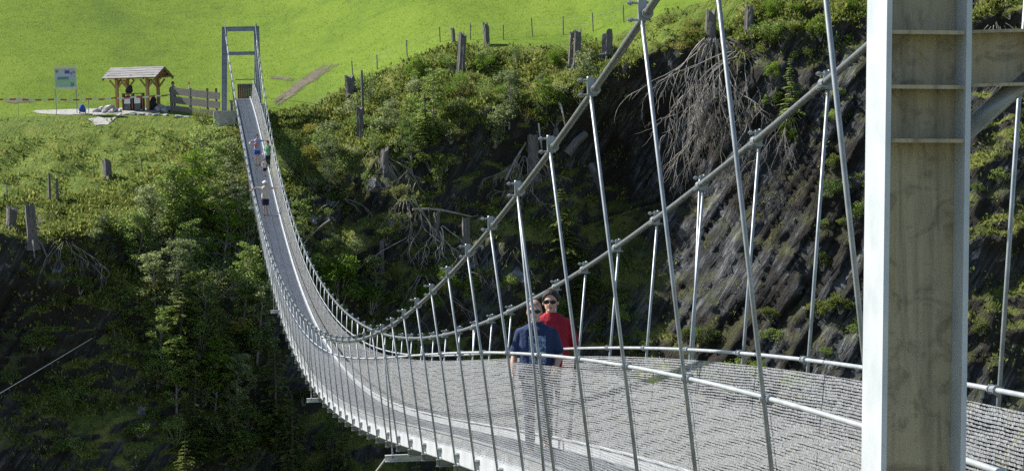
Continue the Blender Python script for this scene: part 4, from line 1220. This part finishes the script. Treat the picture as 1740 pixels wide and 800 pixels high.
# slope between the shelter terrace and the bridge
zone(['leafy', 'thin', 'grey', 'thin', 'yellow'], 26, (205, 235, 430, 560), (28, 50), lab(0, 'on the slope between shelter and deck'), 'bushes between shelter and deck', lambda x, y: y > 262 + max(0, 300 - x) * 0.75 and x < 405 + (y - 200) * .12, 1)
zone(['olive', 'yellow', 'grey'], 18, (60, 310, 300, 440), (12, 24), lab(0, 'on the grass bank edge below the shelter'), 'bushes on the bank edge', lambda x, y: y > 395 - x * .35, 2)
# bank right beside the far half of the bridge
zone(['leafy', 'olive', 'yellow', 'thin', 'grey', 'leafy'], 40, (470, 175, 760, 330), (16, 32), lab(0, 'on the sunny slope just under the dirt path'), 'bushes under the dirt path', lambda x, y: y > 255 - (x - 470) * .52 and x > 462 + (y - 190) * .3, 3)
zone(['leafy', 'dark', 'grey', 'yellow'], 15, (500, 320, 860, 470), (14, 28), lab(0, 'on the dark mid slope below the stumps'), 'bushes on the mid slope', lambda x, y: x > 480 + (y - 300) * .5, 4)
# meadow lip up to the cliff corner
zone(['leafy', 'grey', 'olive', 'thin', 'bright', 'yellow'], 38, (700, 85, 1010, 240), (16, 30), lab(0, 'along the meadow lip behind the stumps'), 'bushes along the meadow lip', lambda x, y: y > 96 + max(0, 780 - x) * .35 and y < 250 - max(0, x - 900) * .9, 5)
zone(['yellow', 'olive'], 9, (1010, 30, 1215, 92), (12, 22), lab(0, 'on the turf cap above the dark recess'), 'bushes on the turf cap', lambda x, y: y > 110 - (x - 1000) * .7 or x > 1100, 6)
zone(['leafy', 'olive', 'bright'], 15, (1290, 5, 1480, 100), (14, 28), lab(0, 'on the turf above the grey cliff'), 'bushes above the grey cliff', None, 7)
zone(['bright', 'leafy'], 7, (1310, 110, 1450, 240), (14, 26), lab(0, 'clinging to the cliff under the leaning stump'), 'bushes clinging under the leaning stump', None, 8)
zone(['dark', 'leafy'], 12, (1390, 240, 1490, 620), (14, 26), lab(0, 'in the cracks of the grey cliff'), 'bushes in the cliff cracks', None, 9)
zone(['olive', 'leafy', 'dark'], 10, (1645, 0, 1760, 620), (12, 26), lab(0, 'on the cliff behind the close-by tower'), 'bushes behind the close-by tower', None, 10)
zone(['thin', 'leafy', 'thin'], 22, (235, 420, 440, 760), (24, 46), lab(0, 'among the spruces beside the deck'), 'bushes among the spruces', None, 21)
# lower mid slope behind the low point of the cables
shrub('bright', 578, 500, 52, 'rounded bright green bush behind the mesh at the low point of the cables', None, 'bush', 1.15)
shrub('bright', 548, 470, 34, 'smaller bright bush leaning against the rounded bright green one', None, 'bush', 1.0)
zone(['leafy', 'bright', 'olive'], 14, (610, 450, 860, 560), (16, 30), lab(0, 'behind the low point of the cables'), 'bushes behind the low point', None, 11)
zone(['dark', 'leafy'], 16, (860, 420, 1060, 600), (14, 26), lab(0, 'in the shade behind the two walkers'), 'bushes behind the two walkers', None, 12)
zone(['dark', 'dark', 'leafy'], 18, (1060, 535, 1490, 660), (14, 28), lab(0, 'added to deepen the shade at the foot of the grey cliff'), 'bushes at the cliff foot', None, 22)  # mostly dark bushes, added to make the cliff foot read as deep shade
# shaded left face
zone(['dark', 'dark', 'leafy'], 24, (0, 430, 460, 800), (12, 28), lab(0, 'on the shaded face under the tall stump'), 'bushes on the shaded face', lambda x, y: x < 300 or y > 560, 13)
zone(['dark', 'leafy'], 18, (440, 600, 900, 800), (16, 32), lab(0, 'in the gorge shade below the deck'), 'bushes below the deck', None, 14)
shrub('olive', 341, 205, 15, 'small grey green willow bush in front of the board fence', None, 'bush', 1.7)
def tree(px, pb, pt, kind, label, group=None):
    h, _ = hit(px, pb)
    if h is None: return
    H = (pb - pt) * h.y / FPX
    cr, tr = random.choice({'s': SPR, 'b': SPB, 'd': BRL}[kind])
    put(cr, tr, h + Vector((0, 0, -.25)), H, H, 'young_tree' if kind == 'd' else 'spruce_tree', 'trunk', label, 'tree', group)
for i, (px, pb, pt) in enumerate([(300, 640, 450), (385, 650, 490), (330, 780, 620), (405, 790, 640), (310, 900, 730)]):
    tree(px, pb, pt, 's', 'young drooping spruce on the steep slope beside and below the deck', 'spruces below the deck side')
for i, (px, pb, pt) in enumerate([(500, 860, 660), (560, 900, 720), (630, 940, 760), (700, 940, 770), (760, 960, 780), (470, 760, 560), (590, 850, 700), (820, 980, 810)]):
    tree(px, pb, pt, 's', 'dark spruce standing in the gorge shade under the bridge', 'spruces in the gorge shade')
tree(962, 440, 305, 's', 'small dark spruce at the foot of the pale rock slab')
tree(985, 500, 380, 's', 'dark spruce half hidden behind the red shirted walker\'s hangers')
tree(1022, 575, 510, 'b', 'tiny light green spruce in the shadow behind the walkers')
tree(725, 250, 130, 'b', 'thin half bare tree between the bushes on the lip')
tree(690, 540, 430, 'b', 'light green young tree over the low point of the cables')
tree(1345, 190, 85, 'b', 'light green young tree clinging beside the branch curtain')

for px, pb, pt in [(396, 335, 226), (362, 365, 228), (328, 400, 245), (292, 432, 268), (258, 448, 305), (416, 425, 305), (380, 470, 325), (338, 505, 365), (302, 540, 395), (266, 560, 420), (412, 545, 405), (436, 610, 470), (230, 470, 350), (350, 590, 450), (300, 700, 560), (365, 700, 560), (270, 640, 510), (400, 720, 590)]:
    tree(px, pb, pt, 'd', 'slender leafy young tree rising beside the outer edge of the deck', 'leafy trees beside the deck')
for px, pb, pt in [(735, 218, 108), (700, 292, 190), (865, 205, 110), (930, 215, 120), (560, 330, 235), (640, 520, 425), (520, 420, 330)]:
    tree(px, pb, pt, 'd', 'slender leafy young tree among the stumps below the meadow lip', 'leafy trees among the stumps')
# ---- ground cover: herbs, ferns and turf tufts on the slope, and grass blades on the meadow (nobody could count them)
def tri_areas(V, Qd):
    a = V[Qd[:, 1]] - V[Qd[:, 0]]; b = V[Qd[:, 3]] - V[Qd[:, 0]]
    n = np.cross(a, b); A = np.linalg.norm(n, axis=1); return A, n / np.maximum(A, 1e-9)[:, None]
def scatter(V, Qd, dens_w, n, rng):
    A, N = tri_areas(V, Qd); w = A * dens_w; w = w / w.sum()
    f = rng.choice(len(Qd), n, p=w); u = rng.random(n)[:, None]; v = rng.random(n)[:, None]
    q = V[Qd[f]]
    return q[:, 0] * (1 - u) * (1 - v) + q[:, 1] * u * (1 - v) + q[:, 2] * u * v + q[:, 3] * (1 - u) * v, N[f], f
A_, N_ = tri_areas(P2, Q)
cen = P2[Q].mean(1)
vis = ((cen[:, 0] > -15) & (cen[:, 0] < 58) & (cen[:, 2] > -24)).astype(float)
slope_w = sstep(.30, .75, N_[:, 2]) + .10
clump = sstep(-.35, .45, perlin(cen * .45 + 31))
Kq = KK.ravel()[Q].mean(1); bq = bare[Q].mean(1); gq = grassy[Q].mean(1)
w = vis * (1 - .8 * (cen[:, 0] < 4) * (Kq > 1.8)) * slope_w * (.15 + clump) * (1 - .9 * bq) * (1 - .55 * (1 - sstep(.55, 1.1, Kq)) * (cen[:, 0] > 6)) * (1 - .93 * gq) * (0.35 + .65 * sstep(0.0, 1.0, Kq))
rg = np.random.default_rng(77)
pc, nc, _f = scatter(P2, Q, w, 70000, rg)
n = len(pc); reps = 3
C = np.repeat(pc, reps, 0) + rg.normal(size=(n * reps, 3)) * .07
Nn0 = np.repeat(nc, reps, 0)
T = Nn0 * .5 + np.array([0, 0, .7]) + rg.normal(size=(n * reps, 3)) * .55; T /= np.linalg.norm(T, axis=1)[:, None]
L = rg.uniform(.08, .30, n * reps); C = C + T * L[:, None] * .4
Nx = np.cross(T, rnd_unit(n * reps, rg)); Nx /= np.linalg.norm(Nx, axis=1)[:, None]
V, Qd = leaf_quads(C, T, Nx, L, L * rg.uniform(.25, .55, n * reps))
tag(link('ground_cover', fast_mesh('ground_cover', V, Qd, M['cover'])), 'rough herbs, ferns and turf covering the slope below the meadow', 'ground cover', None, 'stuff')
# grass
Vg = VM; wg = ((Vg[QM].mean(1)[:, 0] > -16) & (Vg[QM].mean(1)[:, 0] < 40) & (Vg[QM].mean(1)[:, 1] < 225)).astype(float)
pc, nc, _f = scatter(Vg, QM, wg, 60000, rg)
pc2, nc2, _f = scatter(P2, Q, vis * gq, 5000, rg)
pc = np.concatenate([pc, pc2]); nc = np.concatenate([nc, nc2]); n = len(pc); reps = 2
C = np.repeat(pc, reps, 0) + rg.normal(size=(n * reps, 3)) * np.array([.06, .06, .0])
T = np.array([0, 0, 1.0]) + rg.normal(size=(n * reps, 3)) * .5; T /= np.linalg.norm(T, axis=1)[:, None]
L = rg.uniform(.035, .10, n * reps); C = C + T * L[:, None] * .4
Nx = np.cross(T, rnd_unit(n * reps, rg)); Nx /= np.linalg.norm(Nx, axis=1)[:, None]
V, Qd = leaf_quads(C, T, Nx, L, L * rg.uniform(.2, .45, n * reps))
tag(link('meadow_grass', fast_mesh('meadow_grass', V, Qd, M['meadow_blade'])), 'short bright grass covering the sloping meadow', 'grass', None, 'stuff')
# loose rock faces showing through the plants
RKS = [rock_mesh(30 + i, 'outcrop', simple('outcrop_rock', (0.05, 0.052, 0.056), (0.24, 0.245, 0.255), 2.2, .85, 0, .6)) for i in range(4)]
for i, (px, py, w_, h_, lab_) in enumerate([
    (238, 705, 11, 26, 'tall pale tooth of rock on the shaded face'), (232, 548, 8, 9, 'small grey rock above the tall pale tooth'),
    (215, 590, 6, 8, 'small pale rock chip on the shaded face beside the spruces'), (635, 320, 20, 26, 'grey outcrop under the fan of hanging roots'),
    (1005, 290, 22, 75, 'pale upright rock slab beside the little spruce'), (880, 470, 26, 30, 'shattered grey outcrop behind the walkers'),
    (500, 345, 9, 16, 'grey rock between bushes beside the bridge mesh'), (14, 452, 14, 34, 'tilted grey slab under the two dark stumps'),
    (690, 310, 9, 12, 'grey stone on the dark mid slope above the pale stump'), (600, 345, 8, 12, 'grey stone beside the hanging roots'),
    (660, 690, 12, 20, 'dark rock under the deck near the wind beam'), (1660, 440, 12, 26, 'broken pale rock seen past the close-by tower'),
    (100, 465, 20, 14, 'low grey ledge under the bleached roots'), (330, 340, 11, 10, 'white grey rock inside the big bush')]):
    h, nrm = hit(px, py)
    s = h.y / FPX; o = link('rock_outcrop', RKS[i % 4], None, h + Vector((0, .25, 0)), (random.uniform(-.3, .1), .45, random.uniform(0, 6)))
    o.scale = (w_ * s, max(.4, w_ * s * .8), h_ * s); tag(o, lab_, 'rock')

_ro = random.Random(5)
for i in range(16):
    h, nrm = hit(_ro.uniform(520, 980), _ro.uniform(250, 520)); s = h.y / FPX; w_ = _ro.uniform(5, 13)
    o = link('rock_outcrop', RKS[i % 4], None, h + Vector((0, .15, 0)), (_ro.uniform(-.3, .2), .5, _ro.uniform(0, 6)))
    o.scale = (w_ * s, w_ * s, w_ * s * _ro.uniform(1, 2)); tag(o, 'small grey rock poking out of the dark mid slope', 'rock', 'rocks on the mid slope')
# ================================================================== people
def remesh(o, vox, smooth=2):
    md = o.modifiers.new('remesh', 'REMESH'); md.mode = 'VOXEL'; md.voxel_size = vox; md.use_smooth_shade = True
    if smooth:
        sm = o.modifiers.new('smooth', 'SMOOTH'); sm.iterations = smooth; sm.factor = 0.5
_ft = bpy.data.textures.new('cloth_folds', 'CLOUDS'); _ft.noise_scale = 0.11; _ft.noise_depth = 2
def folds(o, s):
    md = o.modifiers.new('folds', 'DISPLACE'); md.texture = _ft; md.strength = s; md.mid_level = 0.5
def limb_tube(m, pts, rs, n=10):
    m.tube(pts, rs, n)
    for p, r in zip(pts, rs): m.ball(p, r, 10, 7)
def torso(m, secs, n=18):
    """secs: (z, rx, ry, x, y)"""
    vs = []; fs = []
    for (z, rx, ry, x, y) in secs:
        for i in range(n):
            a = 2 * math.pi * i / n; c, s = math.cos(a), math.sin(a)
            e = 0.85
            vs.append((x + rx * math.copysign(abs(c) ** e, c), y + ry * math.copysign(abs(s) ** e, s), z))
    for j in range(len(secs) - 1):
        for i in range(n):
            i2 = (i + 1) % n; fs.append((j * n + i, j * n + i2, (j + 1) * n + i2, (j + 1) * n + i))
    fs.append(tuple(range(n - 1, -1, -1))); fs.append(tuple((len(secs) - 1) * n + i for i in range(n)))
    m.add(vs, fs)
def hand(m, wrist, d, nrm, s=1.0, curl=0.5):
    """palm and five fingers; d forearm direction, nrm back-of-hand normal"""
    d = d.normalized(); nrm = (nrm - d * nrm.dot(d)).normalized(); sd = d.cross(nrm)
    pc = wrist + d * 0.05 * s
    m.box(pc, (0.085 * s, 0.078 * s, 0.026 * s), (d, sd, nrm)); m.ball(pc, (0.048 * s, 0.040 * s, 0.018 * s), 10, 7, (d, sd, nrm))
    for i, L in enumerate((0.072, 0.082, 0.076, 0.060)):
        b = pc + d * 0.040 * s + sd * (0.028 - 0.0187 * i) * s
        c1 = curl * .7; c2 = curl * 1.5
        d1 = d * math.cos(c1) - nrm * math.sin(c1); d2 = d * math.cos(c2) - nrm * math.sin(c2)
        k = b + d1 * L * .5 * s; e = k + d2 * L * .55 * s
        limb_tube(m, [b, k, e], [.0098 * s, .009 * s, .0075 * s], 7)
    tb = wrist + d * 0.025 * s + sd * 0.034 * s; td = (d * .7 + sd * .7 - nrm * .3).normalized(); td2 = (d * .95 + sd * .2 - nrm * .4).normalized()
    limb_tube(m, [tb, tb + td * .036 * s, tb + td * .036 * s + td2 * .03 * s], [.0125 * s, .0105 * s, .0085 * s], 7)
def person(name_label, loc, rz, H, pose, wear, cat='person', group=None, vox=.010):
    """built facing -Y, x to the walker's left seen from the front = +x picture right"""
    k = H / 1.75
    root = empty('person', loc, name_label, cat, group, rz); 
    V_ = lambda x, y, z: Vector((x * k, y * k, z * k))
    bw = wear.get('build', 1.0)
    hip = {s: V_(s * .095, 0, .92) for s in (-1, 1)}
    knee = {s: V_(*pose['knee'][s]) for s in (-1, 1)}; ank = {s: V_(*pose['ankle'][s]) for s in (-1, 1)}
    sh_ = {s: V_(s * .172 * bw, 0.01, 1.372) for s in (-1, 1)}
    elb = {s: V_(*pose['elbow'][s]) for s in (-1, 1)}; wri = {s: V_(*pose['wrist'][s]) for s in (-1, 1)}
    # ---- body, one continuous mesh
    m = MB()
    torso(m, [(.86 * k, .13 * k * bw, .09 * k, 0, 0), (.95 * k, .165 * k * bw, .11 * k, 0, 0), (1.08 * k, .145 * k * bw, .10 * k * bw, 0, 0), (1.25 * k, .165 * k * bw, .112 * k, 0, 0), (1.38 * k, .175 * k * bw, .10 * k, 0, 0), (1.45 * k, .12 * k, .07 * k, 0, .005), (1.49 * k, .055 * k, .055 * k, 0, .005)])
    limb_tube(m, [V_(0, .01, 1.46), V_(0, -.005, 1.56)], [.058 * k, .052 * k])
    for s in (-1, 1):
        limb_tube(m, [hip[s], hip[s].lerp(knee[s], .5), knee[s], knee[s].lerp(ank[s], .35), ank[s]], [.085 * k, .075 * k, .055 * k, .056 * k, .036 * k])
        ft = ank[s] + V_(0, -.10, -.045); limb_tube(m, [ank[s] + V_(0, .03, -.04), ft, ft + V_(s * .01, -.06, -.01)], [.036 * k, .036 * k, .028 * k])
        limb_tube(m, [sh_[s], sh_[s].lerp(elb[s], .5), elb[s], elb[s].lerp(wri[s], .35), wri[s]], [.052 * k, .046 * k, .038 * k, .039 * k, .026 * k])
        hand(m, wri[s], wri[s] - elb[s], pose.get('back', {}).get(s, Vector((0, 0, 1))), k * 1.02, pose.get('curl', .6))
    hc = V_(pose.get('hx', 0), -.02, 1.63)
    yaw = pose.get('hyaw', 0.0); cx, sx = math.cos(yaw), math.sin(yaw)
    hx = Vector((cx, sx, 0)); hy = Vector((-sx, cx, 0)); hz = Vector((0, 0, 1))
    k0 = k; HS = 1.10
    def hp(x, y, z): return hc + (hx * x + hy * y + hz * z) * k * HS
    ax = (hx * HS, hy * HS, hz * HS)
    m.ball(hp(0, .012, .02), (.075 * k, .094 * k, .098 * k), 16, 12, ax)
    m.ball(hp(0, -.018, -.035), (.060 * k, .072 * k, .082 * k), 14, 10, ax)
    m.ball(hp(0, -.070, -.088), (.030 * k, .024 * k, .022 * k), 10, 8, ax)
    m.ball(hp(0, -.095, -.022), (.013 * k, .019 * k, .024 * k), 8, 6, ax); m.ball(hp(0, -.085, .003), (.010 * k, .012 * k, .022 * k), 8, 6, ax)
    m.ball(hp(0, -.072, .026), (.050 * k, .018 * k, .012 * k), 10, 6, ax)
    for s in (-1, 1): m.ball(hp(s * .077, .012, -.012), (.010 * k, .022 * k, .032 * k), 8, 6, ax)
    b = m.build('body', M['skin'], root); remesh(b, vox * k, 2)
    if wear.get('lips', True):
        m = MB(); m.ball(hp(0, -.086, -.060), (.023 * k, .008 * k, .007 * k), 10, 6, ax); m.build('mouth', M['lips'], root, smooth=True)
    for s in (-1, 1):
        if not wear.get('glasses'):
            m = MB(); m.ball(hp(s * .031, -.082, -.002), (.012 * k, .007 * k, .007 * k), 8, 6, ax); m.build('eye', M['dark'], root, smooth=True)
    # ---- shirt
    m = MB(); g = .014 * k; fl = wear.get('loose', 1.0)
    zb = wear.get('hem', .84) * k
    torso(m, [(zb, .182 * k * bw * fl, .125 * k * fl, 0, 0), (.95 * k, .184 * k * bw * fl, .126 * k * fl, 0, 0), (1.08 * k, .168 * k * bw * fl, .120 * k * bw, 0, 0), (1.25 * k, .184 * k * bw, .130 * k, 0, 0), (1.36 * k, .188 * k * bw, .116 * k, 0, 0), (1.42 * k, .190 * k * bw, .10 * k, 0, 0), (1.455 * k, .15 * k, .085 * k, 0, .005), (1.485 * k, .095 * k, .072 * k, 0, .005), (1.505 * k, .07 * k, .064 * k, 0, .005)])
    for s in (-1, 1):
        t = wear.get('sleeve', .62)
        e = sh_[s].lerp(elb[s], t)
        limb_tube(m, [sh_[s] + V_(-s * .004, 0, 0), sh_[s].lerp(e, .5), e], [.067 * k, .065 * k, .064 * k])
        if wear.get('long'): limb_tube(m, [e, elb[s], wri[s]], [.06 * k, .052 * k, .04 * k])
    st = m.build('shirt', M[wear['shirt']], root); remesh(st, vox * 1.1 * k, 2); folds(st, .022)
    if wear.get('print'):
        m = MB(); nx, nz = 9, 11; vs = []; fs = []
        for j in range(nz):
            for i in range(nx):
                x = (-.085 + .20 * i / (nx - 1)) * k; z = (1.02 + .33 * j / (nz - 1)) * k
                rx = .19 * k * bw; ry = (.126 + .006 * math.sin((z / k - 1.0) * 8)) * k
                c = x / rx; yy = -ry * max(0, 1 - abs(c) ** 2.3) ** .46 - .012 * k
                vs.append((x, yy, z))
        for j in range(nz - 1):
            for i in range(nx - 1):
                fs.append((j * nx + i, j * nx + i + 1, (j + 1) * nx + i + 1, (j + 1) * nx + i))
        m.add(vs, fs); p_ = m.build('shirt_print', M['print'], st, smooth=True)
    # ---- trousers or shorts
    m = MB()
    torso(m, [(.84 * k, .172 * k * bw, .115 * k, 0, 0), (.92 * k, .176 * k * bw, .118 * k, 0, 0), (1.0 * k, .166 * k * bw, .110 * k, 0, 0)])
    for s in (-1, 1):
        if wear.get('short'):
            e = hip[s].lerp(knee[s], wear.get('short')); limb_tube(m, [hip[s] + V_(0, 0, -.02), e], [.100 * k, .094 * k])
        else:
            limb_tube(m, [hip[s] + V_(0, 0, -.02), hip[s].lerp(knee[s], .5), knee[s], ank[s] + V_(0, 0, .02)], [.100 * k, .088 * k, .068 * k, .058 * k])
    tr = m.build('trousers' if not wear.get('short') else 'shorts', M[wear['legs']], root); remesh(tr, vox * 1.2 * k, 2); folds(tr, .016)
    for s in (-1, 1):
        m = MB(); a = ank[s]; limb_tube(m, [a + V_(0, .035, -.045), a + V_(0, -.09, -.05), a + V_(s * .01, -.15, -.055)], [.046 * k, .044 * k, .034 * k]); o = m.build('shoe', M['dark'], root); remesh(o, .012 * k, 1)
    # ---- hair
    if wear.get('hair'):
        m = MB(); nu, nv = 22, 9; vs = []; fs = []; lo = wear.get('hair_low', .25); th = wear.get('hair_th', .014)
        for j in range(nv + 1):
            for i in range(nu):
                a = 2 * math.pi * i / nu; front = -math.sin(a)          # +1 at the face
                tmax = math.pi * (.50 + lo * (1 - front) * .5 - .19 * max(0, front))
                t = tmax * j / nv; q = 1 + .10 * (math.sin(a * 7 + j * 1.3) * .25 + math.sin(a * 13 + 2 * j) * .2)
                r = 1.0
                vs.append(hp((.075 + th * q) * math.sin(t) * math.cos(a), .012 + (.094 + th * q) * math.sin(t) * math.sin(a), .02 + (.098 + th * 1.3 * q) * math.cos(t)))
        for j in range(nv):
            for i in range(nu):
                i2 = (i + 1) % nu; fs.append((j * nu + i, (j + 1) * nu + i, (j + 1) * nu + i2, j * nu + i2))
        m.add(vs, fs); o = m.build('hair', M[wear['hair']], root, smooth=True)
        sd = o.modifiers.new('thick', 'SOLIDIFY'); sd.thickness = .012 * k; sd.offset = -1
    if wear.get('glasses'):
        m = MB()
        for s in (-1, 1):
            m.ball(hp(s * .034, -.094, .002), (.031 * k, .007 * k, .021 * k), 14, 8, ax)
            m.tube([hp(s * .064, -.088, .008), hp(s * .083, -.03, .006), hp(s * .084, .02, .0)], .0035 * k, 5)
        m.box(hp(0, -.097, .010), (.02 * k, .006 * k, .007 * k), ax); m.build('sunglasses', M['glass_dark'], root, smooth=True)
    if wear.get('hat'):
        m = MB(); m.ball(hp(0, .012, .055), (.095 * k, .112 * k, .085 * k), 16, 10, ax); m.tube([hp(0, .005, .045), hp(0, .003, .056)], .15 * k, 18)
        o = m.build('hat', M['whitecloth'], root, smooth=True)
    if wear.get('bag'):
        m = MB(); bx, by, bz = wear['bag_at']; m.ball(V_(bx, by, bz), (.10 * k, .075 * k, .15 * k)); m.ball(V_(bx - .03, by - .05, bz - .05), (.07 * k, .05 * k, .08 * k))
        o = m.build('shoulder_bag', M[wear['bag']], root); remesh(o, .016 * k, 1)
    return root
def stand(sp=.10): return {'knee': {-1: (-sp, -.02, .49), 1: (sp, -.02, .49)}, 'ankle': {-1: (-sp, .02, .085), 1: (sp, .02, .085)}}
WALK = {'knee': {-1: (-.10, -.12, .50), 1: (.10, .02, .48)}, 'ankle': {-1: (-.10, -.14, .09), 1: (.10, .22, .13)}}
def deck_point(px, py):
    """where the sight line meets the deck surface"""
    d = ray(px, py); best = None
    for i in range(0, 6500):
        k = i * .01
        p = d * (Yk(k) / d.y)
        e = p.z - deck_z(k)
        if best is not None and (e < 0) != (best[1] < 0): return p
        best = (p, e)
    return best[0]
def on_deck(px, Y):
    d = ray(px, 500); p = d * (Y / d.y); return Vector((p.x, Y, deck_z((Y - Y0) / DK) + .006))
RAILARM = {'elbow': {-1: (-.265, .03, 1.11), 1: (.27, .02, 1.11)}, 'wrist': {-1: (-.285, -.07, .88), 1: (.235, -.16, .98)}}
RAILARM2 = {'elbow': {-1: (-.26, .02, 1.11), 1: (.27, .02, 1.10)}, 'wrist': {-1: (-.27, -.08, .90), 1: (.29, -.08, .88)}}
p1 = on_deck(909, 31.9); p2 = on_deck(935, 33.1)
print('walkers', p1, p2, AC)
person('man in navy t-shirt with faded print and dark sunglasses walking in front of red shirt', p1, math.radians(-9), (at(909, 511, 31.9).z - p1.z) * 1.0, {**WALK, **RAILARM, 'hyaw': .05, 'back': {-1: Vector((-1, 0, .3)), 1: Vector((1, 0, .3))}, 'hx': -.01},
       {'shirt': 'navy', 'legs': 'jeans', 'hair': 'stubble', 'hair_th': .004, 'hair_low': .2, 'glasses': True, 'print': True, 'build': 1.12, 'loose': 1.08, 'sleeve': .8}, vox=.008)
person('man in red t-shirt and dark sunglasses walking close behind navy shirt', p2, math.radians(-5), (at(935, 494, 33.1).z - p2.z) * 1.0, {**WALK, **RAILARM2, 'hyaw': -.12, 'back': {-1: Vector((-1, 0, 0)), 1: Vector((1, 0, 0))}},
       {'shirt': 'redcloth', 'legs': 'jeans', 'hair': 'hair', 'hair_th': .013, 'hair_low': .24, 'glasses': True, 'build': 1.1, 'loose': 1.08, 'sleeve': .8}, vox=.008)
T_ARM = {'elbow': {-1: (-.44, -.02, 1.42), 1: (.44, -.02, 1.38)}, 'wrist': {-1: (-.66, -.05, 1.36), 1: (.68, -.04, 1.36)}}
dp = deck_point(452, 366); hgt = (at(452, 308, dp.y).z - dp.z); print('hat', dp, hgt)
person('walker in white hat, beige top and dark shorts with both arms spread to the rails', dp + Vector((0, 0, .01)), 0, hgt, {**stand(.08), **T_ARM}, {'shirt': 'beige', 'legs': 'darkblue', 'short': .8, 'hat': True, 'sleeve': .9, 'hair': 'hair', 'loose': 1.12, 'build': 1.05})
dp = deck_point(438, 281); hgt = (at(438, 229, dp.y).z - dp.z); print('orange', dp, hgt)
person('walker in blue shorts with orange shoulder bag and outstretched arm', dp + Vector((0, 0, .01)), .1, hgt, {**stand(.09), 'elbow': {-1: (-.36, .02, 1.40), 1: (.44, 0, 1.42)}, 'wrist': {-1: (-.42, -.12, 1.30), 1: (.68, -.05, 1.40)}},
       {'shirt': 'pale_blue', 'legs': 'royal', 'short': .6, 'hair': 'hair', 'bag': 'orange', 'bag_at': (-.10, -.19, 1.16), 'hair_low': .5})
dp = deck_point(456, 288); hgt = (at(456, 240, dp.y).z - dp.z); print('green', dp, hgt)
person('dark haired walker in green top and black trousers by the mesh side', dp + Vector((0, 0, .01)), -.5, hgt, {**stand(.08), 'elbow': {-1: (-.27, .04, 1.17), 1: (.34, -.05, 1.30)}, 'wrist': {-1: (-.25, -.14, 1.0), 1: (.30, -.10, 1.08)}},
       {'shirt': 'greencloth', 'legs': 'dark', 'hair': 'hair', 'hair_low': .5, 'hair_th': .02})
dp = deck_point(450, 300); hgt = max(.8, (at(450, 281, dp.y).z - dp.z)); print('child', dp, hgt)
person('small child in pale top walking in front of the green clad walker', dp + Vector((0, 0, .01)), .2, min(hgt, .95), {**stand(.09), 'elbow': {-1: (-.27, .0, 1.17), 1: (.27, 0, 1.17)}, 'wrist': {-1: (-.25, -.18, 1.05), 1: (.25, -.18, 1.08)}},
       {'shirt': 'beige', 'legs': 'darkblue', 'short': .8, 'hair': 'hair', 'hair_low': .45, 'hair_th': .02, 'build': 1.05})
g = gp(295, 173.4)
person('dark haired visitor in brown top standing behind the board fence', g, .6, 1.62, {**stand(.09), 'elbow': {-1: (-.26, .05, 1.16), 1: (.26, .05, 1.16)}, 'wrist': {-1: (-.22, -.14, 1.0), 1: (.22, -.14, 1.0)}},
       {'shirt': 'greycloth', 'legs': 'dark', 'hair': 'hair', 'hair_low': .5, 'hair_th': .02})
